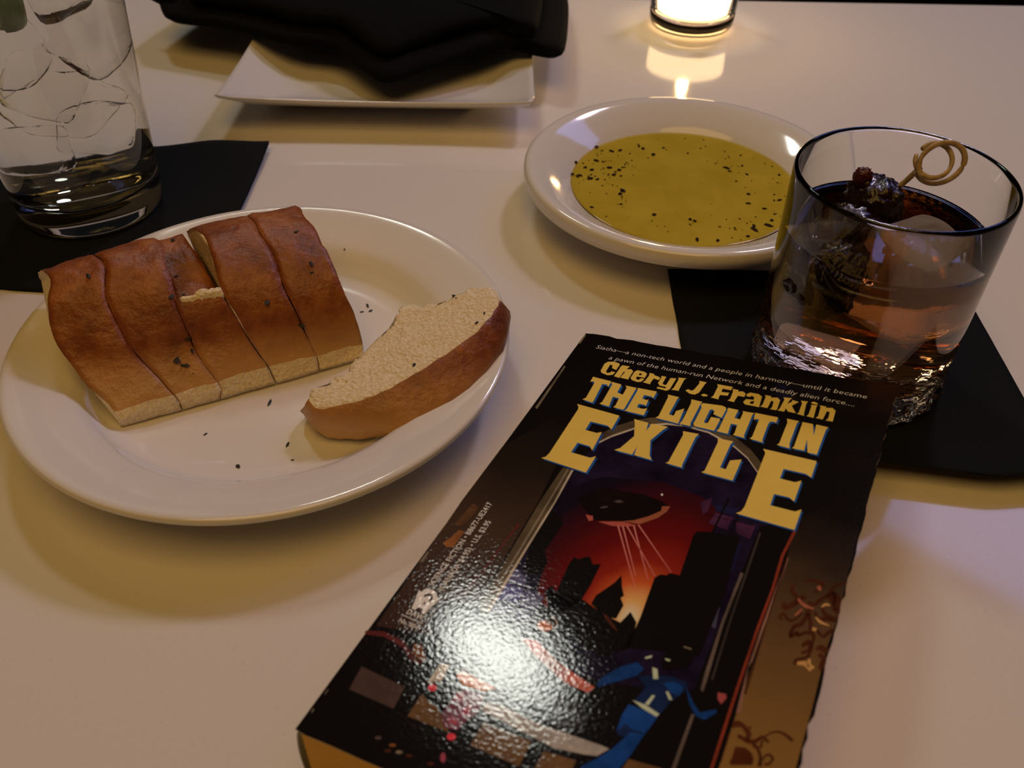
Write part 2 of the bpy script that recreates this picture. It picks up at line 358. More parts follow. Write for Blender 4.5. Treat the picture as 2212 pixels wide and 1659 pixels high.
def zl(u, t):
    x, y = -.262 + .1305 * u, .3140 + .1310 * t
    near = max(0, 1 - math.hypot(x + .2035, y - .3832) / .045)
    z = .0045 * max(0, (t - .72) / .28) ** 1.6 * (.55 + .45 * math.sin(u * 9 + .8)) * (u > .0) * min(1, u * 1.3) + .002 * max(0, (u - .85) / .15) ** 2
    return x, y + .0015 * math.sin(u * 8), z * (1 - min(1, near * 2))
tag(napkin('cocktail_napkin', -.262, -.1315, .314, .445, zl), 'black paper napkin under the tall water glass', 'napkin', 'black paper cocktail napkins')
def zr(u, t):
    x, y = .0675 + .1255 * u, .2085 + .1295 * t
    z = .0075 * max(0, (.22 - t) / .22) ** 1.7 * min(1, max(0, (u - .25) / .2)) + .003 * max(0, (u - .8) / .2) ** 2 * t
    y += .010 * max(0, (.22 - t) / .22) ** 2 * max(0, (.75 - u) / .5) * (u > .4) + .0035 * max(0, (.25 - t) / .25) * (u - .8) * 4 * (u > .8)
    return x + .002 * (t - .5), y, z
tag(napkin('cocktail_napkin', .0675, .193, .2085, .338, zr), 'black paper napkin under the rocks glass', 'napkin', 'black paper cocktail napkins')

# ------------------------------------------------------------------ square plate with cloth napkin
def square_plate(cx, cy, half):
    n = 20; prof = [(.0, .0062), (.35, .0062), (.60, .0066), (.72, .0085), (.86, .0130), (.96, .0170), (.995, .0186), (1.0, .0180), (.985, .0162), (.86, .0098), (.70, .0046), (.62, .0022), (.60, 0), (.56, 0), (.54, .002), (0, .002)]
    v = []; f = []; rings = []
    for s, z in prof:
        if s == 0: rings.append([len(v)]); v.append((0, 0, z)); continue
        ring = []
        for side in range(4):
            for i in range(n):
                t = -1 + 2 * i / n
                c = abs(t) ** 2.5
                r = 1 - .012 * (1 - c) * (s > .7)          # sides bow in slightly, corners reach out
                x, y = t * s, -s * r
                # round the very corner
                k = max(0, abs(t) - .93) / .07; y += .02 * s * k * k
                for _ in range(side): x, y = -y, x
                ring.append(len(v)); v.append((x * half, y * half, z + (0.0022 * c * max(0, (s - .55) / .45) ** 2)))
        rings.append(ring)
    m_ = 4 * n
    for A, B in zip(rings, rings[1:]):
        for i in range(m_):
            j = (i + 1) % m_
            if len(A) == 1: f.append((A[0], B[i], B[j]))
            elif len(B) == 1: f.append((A[j], A[i], B[0]))
            else: f.append((A[i], A[j], B[j], B[i]))
    o = mesh('square_plate', v, f, china, None); o.location = (cx, cy, 0); return o
tag(square_plate(-.0765, .552, .0865), 'square white china plate with upturned corners under the dark cloth', 'plate')
cloth = mat('black_cloth', (.0045, .0045, .005, 1), .95, Specular_IOR_Level=.08); bump(cloth, noise_tex(cloth, 700).outputs[0], .0004, .6)
def cloth_napkin():
    out = [(-.2306, .5957), (-.2238, .5800), (-.2171, .5694), (-.2054, .5644), (-.1837, .5577), (-.1648, .5495), (-.1471, .5385), (-.1309, .5328), (-.1081, .5274), (-.0916, .5064), (-.0729, .4861), (-.0566, .4982), (-.0316, .5184), (-.0105, .5318), (.0032, .5352), (.0113, .5272), (.0207, .5200), (.0276, .5286), (.0318, .5852), (.0321, .6191), (.029, .668), (.0, .678), (-.07, .681), (-.15, .674), (-.210, .666), (-.222, .635)]
    P = spline([Vector((x, y, 0)) for x, y in out + out[:1]], 3)[:-1]; n = len(P); c = Vector((-.085, .598, 0))
    root = empty('cloth_napkin', (c.x, c.y, .02))
    def layer(name, z0, th, s0, seed):
        rows = [(.3, 0), (.90, 0), (.975, th * .12), (1.0, th * .4), (.992, th * .75), (.965, th), (.85, th * 1.12), (.6, th * 1.25), (.3, th * 1.2)]
        v = []; f = []
        for s, z in rows:
            for p in P:
                d = (p - c) * s * s0; q_ = Vector((d.x, d.y, 0))
                tipd = max(0, (.540 - (c.y + d.y)) / .055) if d.x > -.07 and d.x < .06 else 0
                zz = z0 + z - min(1, tipd) * .0035 + .0016 * noise.noise(Vector((d.x * 26 + seed, d.y * 26, seed)))
                v.append((q_.x, q_.y, zz))
        nr = len(rows)
        for r in range(nr - 1):
            for i in range(n):
                j = (i + 1) % n; f.append((r * n + i, r * n + j, (r + 1) * n + j, (r + 1) * n + i))
        f.append(tuple(range(n))[::-1]); f.append(tuple(range((nr - 1) * n, nr * n)))
        return mesh(name, v, f, cloth, root)
    layer('lower_fold', .0010, .0075, 1.0, 1.0); layer('upper_fold', .0105, .008, .86, 4.0)
    tube('fold_corner', [(-.132, -.012, .0075), (-.142, -.006, .007), (-.1500, -.002, .0065)], [.005, .003, .0008], cloth, root, 8, .5)
    return root
tag(cloth_napkin(), 'folded black cloth napkin lying over the square plate', 'napkin')

# ------------------------------------------------------------------ votive candle
vx, vy = .1195, .6385
vroot = empty('votive_candle', (vx, vy, 0)); tag(vroot, 'lit votive candle glowing in a clear glass cup', 'candle')
thin = bpy.data.materials.new('thin_clear_glass'); thin.use_nodes = True; nt = thin.node_tree; nt.nodes.clear()
tr_ = nt.nodes.new('ShaderNodeBsdfTransparent'); tr_.inputs[0].default_value = (.96, .95, .92, 1); gl = nt.nodes.new('ShaderNodeBsdfGlossy'); gl.inputs['Roughness'].default_value = .02
lw = nt.nodes.new('ShaderNodeFresnel'); lw.inputs[0].default_value = 1.08; mx = nt.nodes.new('ShaderNodeMixShader'); ou = nt.nodes.new('ShaderNodeOutputMaterial')
nt.links.new(lw.outputs[0], mx.inputs[0]); nt.links.new(tr_.outputs[0], mx.inputs[1]); nt.links.new(gl.outputs[0], mx.inputs[2]); nt.links.new(mx.outputs[0], ou.inputs[0])
lathe('glass_cup', [(.0255, .0116), (.0276, .0116), (.0292, .014), (.0305, .04), (.0325, .068), (.0322, .069), (.0316, .068), (.0296, .04), (.0283, .015), (.0255, .0116)], thin, vroot, 64)
base_g = glass_mat('thick_glass_base', 1.5, .04, (1, .95, .88, 1))
lathe('glass_foot', [(0, .0012), (.022, .0005), (.0272, .0018), (.0286, .005), (.0290, .0112), (.0265, .0114), (0, .0108)], base_g, vroot, 64)
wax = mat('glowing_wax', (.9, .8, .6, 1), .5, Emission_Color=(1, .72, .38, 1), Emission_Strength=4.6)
lathe('wax', [(0, .0122), (.0245, .0122), (.0264, .014), (.0272, .022), (.0277, .0285), (.0255, .0290), (.012, .0272), (0, .0270)], wax, vroot, 64)
wick_m = mat('wick', (.02, .015, .01, 1), .9); bump(wick_m, noise_tex(wick_m, 800).outputs[0], .0002)
tube('wick', [(0, 0, .0269), (.0003, 0, .0300), (.0012, 0, .0335)], [.0007, .0006, .0005], wick_m, vroot, 8)
fl = bpy.data.materials.new('flame'); fl.use_nodes = True; nt = fl.node_tree; nt.nodes.clear(); em = nt.nodes.new('ShaderNodeEmission'); em.inputs[0].default_value = (1, .62, .25, 1); em.inputs[1].default_value = 190; ou = nt.nodes.new('ShaderNodeOutputMaterial'); nt.links.new(em.outputs[0], ou.inputs[0])
lathe('flame', [(0, .0325), (.0024, .0340), (.0038, .0375), (.0034, .0430), (.0019, .0490), (0, .0550)], fl, vroot, 24)

# ------------------------------------------------------------------ rocks glass with whiskey drink
gx, gy = .1286, .2708
cg = glass_mat('clear_glass', 1.5, 0)
def cutbase(r, z, a): 
    if r > .026 and z < .0135: return .0009 * math.sin(a * 22 + z * 420) * math.sin(max(0, min(1, z / .0135)) * math.pi) + .0004 * math.sin(a * 37 - z * 900)
    return 0
ZB = .0013
rgm = glass_mat('cut_glass', 1.5, 0); gn = [n for n in rgm.node_tree.nodes if n.type == 'BSDF_GLASS'][0]
rn = noise_tex(rgm, 230, 2); rs = N(rgm, 'ShaderNodeSeparateXYZ'); L(rgm, coords(rgm), rs.inputs[0]); rm = N(rgm, 'ShaderNodeMapRange'); rm.inputs['From Min'].default_value = .0095; rm.inputs['From Max'].default_value = .0116; rm.inputs['To Min'].default_value = .9; rm.inputs['To Max'].default_value = 0; L(rgm, rs.outputs[2], rm.inputs[0])
rb = N(rgm, 'ShaderNodeBump'); rb.inputs['Distance'].default_value = .0003; L(rgm, rm.outputs[0], rb.inputs['Strength']); L(rgm, rn.outputs[0], rb.inputs['Height']); L(rgm, rb.outputs[0], gn.inputs['Normal'])
rk = lathe('rocks_glass', [(0, .0018), (.020, .0014), (.029, .0002), (.0325, .0004), (.0345, .0022), (.0353, .005), (.0354, .0075), (.0354, .010), (.0354, .0125), (.0353, .015), (.0354, .03), (.0357, .06), (.0360, .0825), (.0357, .0838), (.0351, .0843), (.0345, .0838), (.0342, .0825), (.0339, .06), (.0336, .03), (.0334, .018), (.0325, .0145), (.0300, .0128), (.02, .0122), (0, .0120)], rgm, None, 128, cutbase)
rk.location = (gx, gy, ZB); tag(rk, 'short rocks glass of amber whiskey cocktail with thick cut base', 'glass')
liq_m = glass_mat('whiskey', 1.34, 0, (1, 1, 1, 1), (.92, .56, .06, 1), 40)
LZ = .0628
lq = lathe('whiskey_drink', [(0, .0119), (.02, .0121), (.0300, .0127), (.0326, .0145), (.0335, .018), (.0337, .03), (.0339, .052), (.03405, LZ + .0006), (.0333, LZ + .0001), (.0325, LZ), (.02, LZ), (0, LZ)], liq_m, None, 96)
lq.location = (gx, gy, ZB); tag(lq, 'amber whiskey drink filling the rocks glass', 'drink')
ice_m = glass_mat('ice', 1.08, .06, (.98, .98, 1, 1), None, 0, (160, .0006))
nt = ice_m.node_tree; g_ = [n for n in nt.nodes if n.type == 'BSDF_GLASS'][0]; ou = [n for n in nt.nodes if n.type == 'OUTPUT_MATERIAL'][0]
df = nt.nodes.new('ShaderNodeBsdfTranslucent'); df.inputs[0].default_value = (.9, .85, .78, 1); d2 = nt.nodes.new('ShaderNodeBsdfDiffuse'); d2.inputs[0].default_value = (.9, .85, .78, 1); m1 = nt.nodes.new('ShaderNodeMixShader'); nt.links.new(df.outputs[0], m1.inputs[1]); nt.links.new(d2.outputs[0], m1.inputs[2])
m2 = nt.nodes.new('ShaderNodeMixShader'); m2.inputs[0].default_value = .30; nt.links.new(g_.outputs[0], m2.inputs[1]); nt.links.new(m1.outputs[0], m2.inputs[2]); nt.links.new(m2.outputs[0], ou.inputs['Surface'])   # frost inside the ice scatters some light
def rounded_block(name, s, m, seed, sub=8, pw=5.0, wrinkle=0):
    bm = bmesh.new(); bmesh.ops.create_cube(bm, size=2); bmesh.ops.subdivide_edges(bm, edges=bm.edges[:], cuts=sub, use_grid_fill=True)
    for v in bm.verts:
        p = v.co.copy(); r = (abs(p.x) ** pw + abs(p.y) ** pw + abs(p.z) ** pw) ** (1 / pw); p = p / r
        p += nvec(p * 1.6 + Vector((seed * 7.3, 0, 0))) * .09
        if wrinkle: p += p * wrinkle * (abs(noise.noise(p * 3.2 + Vector((0, seed, 0)))) - .3) + nvec(p * 6) * wrinkle * .3
        v.co = Vector((p.x * s[0], p.y * s[1], p.z * s[2]))
    me = bpy.data.meshes.new(name); bm.to_mesh(me); bm.free(); return link(name, me, m)
ic = rounded_block('ice_block', (.0170, .0155, .0155), ice_m, 2); ic.location = (.1385, .2630, .0515); ic.rotation_euler = (.08, -.06, .5); tag(ic, 'large clear ice block floating in the whiskey glass', 'ice')
cher = mat('dark_cherry', (.012, .0016, .0014, 1), .30, IOR=1.4, Coat_Weight=.35, Coat_Roughness=.12); bump(cher, noise_tex(cher, 260, 5).outputs[0], .0014, .7)
def cherry(loc, r, seed, label):
    o = rounded_block('cocktail_cherry', (r, r * .95, r * .9), cher, seed, 14, 2.2, .32); o.location = loc; tag(o, label, 'cherry', 'cherries on the cocktail pick'); return o
cherry((.1075, .2612, .0505), .0124, 3, 'dark cherry lowest on the cocktail pick, sunk in whiskey')
cherry((.1175, .2755, .0590), .0116, 5, 'dark cherry in the middle of the cocktail pick')
ch3 = cherry((.1272, .2860, .0665), .0102, 8, 'dark wrinkled cherry topmost on the bamboo pick')
red = mat('cherry_skin', (.075, .007, .005, 1), .3); bump(red, noise_tex(red, 400).outputs[0], .0006)
o = rounded_block('torn_skin', (.0030, .0020, .0036), red, 4, 8, 3.0, .6); o.parent = ch3; o.location = (-.006, .001, .0088); o['label'] = 'torn reddish cherry skin'
bam = mat('bamboo', srgb(190, 160, 115), .5); bn = noise_tex(bam, 300); L(bam, ramp(bam, bn.outputs[0], [(.35, srgb(158, 130, 88)), (.65, srgb(205, 178, 132))]).outputs[0], bsdf(bam).inputs['Base Color'])
pk = empty('cocktail_pick', (.1080, .2640, .045)); tag(pk, 'bamboo cocktail pick with a looped knot end', 'pick')
po = Vector((.1080, .2640, .045))
stem = spline([Vector(p) for p in [(.1005, .2555, .0455), (.1190, .2760, .0585), (.1300, .2870, .0670), (.1350, .2858, .0735), (.1385, .2835, .0815)]], 6)
tube('stick', [p - po for p in stem], .0010, bam, pk, 10)
# the knot: two loops of split bamboo wound around each other
lc = Vector((.1418, .2792, .0855)); ex = Vector((.985, .05, .16)).normalized(); ez = Vector((-.10, .55, .83)).normalized()
def loop(r1, r2, ph, turns, off, tilt):
    e2 = (ez + ex.cross(ez) * tilt).normalized(); k = 40; return [lc + off + ex * r1 * math.cos(ph + 2 * math.pi * turns * i / k) + e2 * r2 * math.sin(ph + 2 * math.pi * turns * i / k) + ex.cross(ez) * .0022 * (i / k - .5) for i in range(k + 1)]
tube('knot_loop', [p - po for p in loop(.0078, .0066, 3.4, 1.05, Vector((.001, 0, 0)), .25)], .0010, bam, pk, 8, .8)
tube('knot_loop', [p - po for p in loop(.0058, .0060, 2.6, .95, Vector((-.0014, .0005, .0006)), -.3)], .0009, bam, pk, 8, .8)

# ------------------------------------------------------------------ tall water glass
lx, ly = -.2035, .3832
tg = lathe('water_glass', [(0, .002), (.02, .0016), (.0275, .0002), (.0305, .0006), (.0322, .0030), (.0328, .007), (.0333, .014), (.0352, .05), (.0385, .1), (.0412, .148), (.0409, .1492), (.0402, .1488), (.0397, .147), (.0371, .1), (.0338, .05), (.0320, .0185), (.0300, .0150), (.0255, .0132), (.012, .0126), (0, .0125)], cg, None, 112)
tg.location = (lx, ly, ZB); tag(tg, 'tall clear tumbler of iced water on the dark napkin', 'glass')
wat = glass_mat('water', 1.33, 0, (.99, 1, .985, 1))
wo = lathe('water', [(0, .0124), (.012, .0125), (.0256, .0131), (.0301, .0149), (.0321, .0185), (.0339, .05), (.0372, .1), (.0386, .1262), (.0380, .1257), (.036, .1255), (0, .1255)], wat, None, 96)
wo.location = (lx, ly, ZB); tag(wo, 'clear iced water filling the tall tumbler', 'water')
ice2 = glass_mat('cloudy_ice', 1.014, .10, (.99, .99, .98, 1), None, 0, (120, .0008))
rr = random.Random(5)
for i, (dx, dy, z, s) in enumerate([(-.010, -.012, .040, .0128), (.014, -.004, .046, .0122), (-.006, .014, .052, .0125), (.004, -.014, .070, .0130), (-.016, .004, .078, .0125), (.014, .010, .080, .0128), (.017, -.008, .108, .0120), (-.004, .016, .109, .0128)]):
    o = rounded_block('ice_cube', (s, s * .92, s * .85), ice2, i + 11, 6, 6.0); o.location = (lx + dx, ly + dy, z); o.rotation_euler = (rr.uniform(-.6, .6), rr.uniform(-.6, .6), rr.uniform(0, 3))
    tag(o, 'ice cube inside the tall water glass', 'ice', 'ice cubes in the water glass')
lime_r = mat('lime_peel', (.07, .20, .012, 1), .4); bump(lime_r, noise_tex(lime_r, 500).outputs[0], .0005); lime_f = mat('lime_flesh', (.36, .48, .12, 1), .35); bump(lime_f, noise_tex(lime_f, 300).outputs[0], .0006)
lm = empty('lime_wedge', (-.2140, .3740, .1000)); lm.rotation_euler = (.5, .3, .9); tag(lm, 'green lime wedge near the top of the water glass', 'lime')
def wedge(name, r, m, a0, a1):
    v = [(0, -r * .95, 0), (0, r * .95, 0)]; f = []; n = 12; k = 10
    for i in range(n + 1):
        a = a0 + (a1 - a0) * i / n
        for j in range(k + 1):
            b = -1.45 + 2.9 * j / k; v.append((r * math.cos(b) * math.cos(a), r * math.sin(b), r * math.cos(b) * math.sin(a)))
    idx = lambda i, j: 2 + i * (k + 1) + j
    for i in range(n):
        for j in range(k): f.append((idx(i, j), idx(i, j + 1), idx(i + 1, j + 1), idx(i + 1, j)))
        f.append((0, idx(i, 0), idx(i + 1, 0))); f.append((1, idx(i + 1, k), idx(i, k)))
    f.append((0,) + tuple(idx(0, j) for j in range(k, -1, -1))[::-1] + (1,)); f.append((1,) + tuple(idx(n, j) for j in range(k, -1, -1)) + (0,))
    return mesh(name, v, f, m, lm)
wedge('flesh', .0120, lime_f, 0, 1.6)
def peel():
    v = []; f = []; n = 12; k = 10
    for r in (.0121, .0136):
        for i in range(n + 1):
            a = 1.6 * i / n
            for j in range(k + 1):
                b = -1.4 + 2.8 * j / k; v.append((r * math.cos(b) * math.cos(a), r * math.sin(b), r * math.cos(b) * math.sin(a)))
    o_ = (n + 1) * (k + 1); idx = lambda i, j: i * (k + 1) + j
    for i in range(n):
        for j in range(k):
            q4 = (idx(i, j), idx(i, j + 1), idx(i + 1, j + 1), idx(i + 1, j)); f.append(q4); f.append(tuple(o_ + x for x in q4[::-1]))
    ring = [idx(i, 0) for i in range(n + 1)] + [idx(n, j) for j in range(1, k + 1)] + [idx(i, k) for i in range(n - 1, -1, -1)] + [idx(0, j) for j in range(k - 1, 0, -1)]
    for a, b in zip(ring, ring[1:] + ring[:1]): f.append((a, b, o_ + b, o_ + a))
    return mesh('peel', v, f, lime_r, lm)
peel()

# ------------------------------------------------------------------ paperback book
TITLE=[[(12.91,25.19),(19.81,25.74),(19.87,28.95),(19.0,27.89),(17.43,28.1),(18.17,37.1),(18.22,38.65),(14.37,38.03),(15.14,36.82),(14.67,28.0),(13.65,27.74),(13.1,28.26)],[(20.25,25.95),(23.54,26.37),(23.74,27.19),(23.84,30.92),(26.04,31.54),(25.92,27.71),(25.16,26.48),(29.03,26.59),(29.01,28.15),(29.15,37.83),(29.03,39.02),(25.46,38.73),(25.86,37.52),(25.52,33.63),(23.3,33.55),(23.94,38.16),(24.05,38.83),(20.55,38.45),(21.08,37.23),(20.68,27.2),(20.05,26.76)],[(29.42,26.47),(35.99,26.45),(36.1,30.23),(35.13,29.5),(32.68,29.46),(32.77,31.56),(34.53,31.83),(34.94,31.23),(35.17,34.66),(34.46,34.43),(32.66,34.42),(32.68,36.42),(34.82,36.62),(36.02,35.86),(36.17,39.59),(29.56,39.3),(29.94,38.02),(29.8,27.9)],[(39.93,26.88),(43.82,27.12),(43.52,27.92),(43.49,36.68),(45.18,36.79),(45.06,34.34),(47.15,32.28),(47.65,40.17),(40.13,39.61),(40.72,38.29),(40.39,28.25)],[(47.82,26.97),(51.46,27.16),(51.28,28.38),(51.17,38.54),(51.55,40.16),(48.02,40.05),(48.48,38.57),(48.29,28.91)],[(51.92,27.72),(57.86,27.13),(59.2,27.59),(59.61,28.59),(59.43,33.12),(56.48,32.11),(56.42,30.56),(55.54,29.86),(54.89,30.39),(54.88,36.64),(55.36,37.36),(56.15,36.87),(56.28,33.74),(59.06,33.69),(59.23,34.73),(59.05,40.0),(52.77,39.76),(52.11,38.68),(52.15,36.02),(52.12,30.18),(51.49,28.56)],[(59.87,27.6),(63.28,27.72),(63.22,28.64),(63.12,31.88),(64.95,32.14),(64.98,28.81),(64.65,27.8),(68.23,27.72),(67.89,28.95),(68.06,39.46),(68.57,40.42),(64.91,40.12),(65.12,38.99),(64.86,35.01),(62.86,35.03),(63.19,39.01),(63.36,40.1),(59.75,39.97),(60.13,38.77),(60.15,29.08)],[(68.42,27.44),(75.53,27.48),(75.61,30.5),(75.11,30.02),(73.77,30.25),(73.47,31.65),(73.62,39.43),(74.06,40.72),(70.05,40.24),(70.49,39.04),(70.35,30.23),(69.43,30.41),(68.94,31.01)],[(78.15,27.25),(81.83,27.31),(81.46,28.51),(81.47,38.57),(81.98,40.83),(78.23,40.51),(78.69,39.33),(78.73,29.22)],[(82.85,27.4),(85.97,27.41),(87.33,32.85),(86.93,27.3),(90.53,27.48),(90.09,28.98),(89.85,41.09),(87.21,41.02),(85.83,35.02),(86.14,40.47),(82.66,40.6),(83.01,39.46),(82.95,28.44)],[(13.71,40.85),(28.97,42.23),(29.11,49.54),(27.31,48.17),(21.37,47.95),(21.41,52.38),(25.42,52.63),(26.77,51.65),(27.24,60.84),(25.76,59.27),(21.55,58.91),(21.45,63.77),(27.95,64.22),(29.36,62.99),(29.33,70.83),(13.86,69.23),(14.96,68.23),(15.32,66.24),(15.11,43.43),(14.72,42.16)],[(33.95,42.36),(38.81,42.72),(39.52,46.64),(40.06,42.74),(45.22,42.65),(44.25,44.59),(42.29,50.61),(44.39,57.33),(45.67,59.11),(39.97,58.68),(39.51,54.51),(39.31,58.7),(33.5,58.46),(34.87,56.95),(36.89,50.34),(34.86,44.06)],[(50.24,43.19),(55.21,42.99),(54.67,44.66),(54.77,58.1),(55.05,59.37),(49.93,59.01),(50.56,58.19),(50.8,44.93)],[(61.12,43.1),(65.84,43.02),(65.42,44.73),(65.39,55.75),(67.17,55.9),(67.25,51.76),(70.3,50.22),(70.25,59.95),(60.89,59.47),(61.63,58.63),(61.61,44.81)],[(74.88,43.5),(90.43,43.95),(90.45,51.44),(88.71,50.37),(82.45,50.31),(82.4,54.68),(86.65,54.84),(88.22,53.54),(88.14,62.62),(86.51,61.44),(82.38,61.5),(82.49,66.27),(89.21,66.43),(90.69,65.02),(90.62,73.33),(74.62,72.45),(75.78,71.16),(76.16,69.09),(75.97,45.93),(75.86,44.97)]]
SHADE=[[(13.84,25.99),(20.71,26.52),(20.76,29.71),(19.9,28.67),(18.34,28.88),(19.06,37.83),(19.1,39.38),(15.27,38.76),(16.04,37.55),(15.59,28.78),(14.57,28.51),(14.03,29.04)],[(21.15,26.73),(24.43,27.14),(24.62,27.96),(24.71,31.67),(26.91,32.29),(26.79,28.47),(26.04,27.25),(29.89,27.36),(29.87,28.92),(29.99,38.54),(29.86,39.73),(26.32,39.44),(26.72,38.24),(26.39,34.37),(24.17,34.29),(24.8,38.88),(24.91,39.54),(21.42,39.17),(21.96,37.96),(21.57,27.97),(20.95,27.53)],[(30.28,27.23),(36.82,27.21),(36.93,30.97),(35.97,30.25),(33.52,30.21),(33.61,32.31),(35.36,32.57),(35.77,31.97),(35.99,35.39),(35.28,35.16),(33.49,35.15),(33.51,37.14),(35.64,37.34),(36.83,36.57),(36.98,40.29),(30.4,40.01),(30.77,38.74),(30.65,28.66)],[(40.75,27.63),(44.62,27.87),(44.32,28.67),(44.28,37.39),(45.96,37.49),(45.84,35.06),(47.93,33.0),(48.41,40.86),(40.92,40.31),(41.52,38.99),(41.2,28.99)],[(48.6,27.72),(52.23,27.9),(52.05,29.11),(51.92,39.23),(52.29,40.84),(48.78,40.74),(49.24,39.26),(49.06,29.65)],[(52.69,28.46),(58.6,27.86),(59.94,28.32),(60.35,29.31),(60.16,33.83),(57.22,32.83),(57.17,31.28),(56.29,30.58),(55.64,31.11),(55.62,37.34),(56.1,38.05),(56.88,37.56),(57.02,34.45),(59.79,34.39),(59.96,35.43),(59.76,40.67),(53.51,40.45),(52.86,39.37),(52.9,36.72),(52.88,30.91),(52.25,29.29)],[(60.6,28.33),(64.01,28.45),(63.94,29.37),(63.84,32.59),(65.66,32.85),(65.69,29.53),(65.37,28.53),(68.93,28.44),(68.59,29.66),(68.75,40.13),(69.25,41.08),(65.61,40.79),(65.81,39.66),(65.56,35.7),(63.57,35.73),(63.89,39.69),(64.06,40.77),(60.46,40.65),(60.84,39.45),(60.88,29.81)],[(69.12,28.16),(76.21,28.19),(76.28,31.2),(75.79,30.72),(74.44,30.96),(74.15,32.35),(74.28,40.09),(74.72,41.38),(70.72,40.91),(71.17,39.71),(71.04,30.94),(70.13,31.12),(69.64,31.72)],[(78.82,27.96),(82.48,28.02),(82.11,29.22),(82.1,39.23),(82.61,41.48),(78.87,41.17),(79.33,39.99),(79.39,29.93)],[(83.5,28.1),(86.6,28.12),(87.95,33.53),(87.57,28.0),(91.15,28.18),(90.71,29.67),(90.45,41.73),(87.82,41.66),(86.45,35.69),(86.75,41.12),(83.28,41.25),(83.64,40.12),(83.59,29.14)],[(14.61,41.57),(29.8,42.93),(29.93,50.2),(28.13,48.84),(22.22,48.63),(22.25,53.04),(26.25,53.28),(27.59,52.3),(28.04,61.46),(26.57,59.89),(22.38,59.53),(22.27,64.38),(28.74,64.82),(30.14,63.6),(30.1,71.4),(14.7,69.83),(15.79,68.83),(16.16,66.85),(15.99,44.14),(15.61,42.87)],[(34.76,43.05),(39.6,43.4),(40.3,47.3),(40.85,43.42),(45.99,43.33),(45.02,45.26),(43.05,51.26),(45.13,57.95),(46.41,59.71),(40.72,59.29),(40.27,55.14),(40.07,59.32),(34.28,59.08),(35.65,57.57),(37.68,50.99),(35.66,44.74)],[(50.98,43.87),(55.94,43.66),(55.4,45.32),(55.47,58.7),(55.75,59.97),(50.65,59.61),(51.28,58.8),(51.54,45.59)],[(61.82,43.76),(66.53,43.68),(66.11,45.38),(66.06,56.35),(67.82,56.5),(67.91,52.38),(70.96,50.84),(70.89,60.53),(61.57,60.06),(62.31,59.22),(62.31,45.46)],[(75.53,44.15),(91.02,44.57),(91.03,52.04),(89.3,50.97),(83.07,50.91),(83.01,55.27),(87.24,55.43),(88.81,54.13),(88.72,63.18),(87.09,62.0),(82.97,62.06),(83.07,66.81),(89.77,66.96),(91.25,65.56),(91.17,73.84),(75.23,72.98),(76.38,71.69),(76.76,69.63),(76.62,46.57),(76.5,45.61)]]
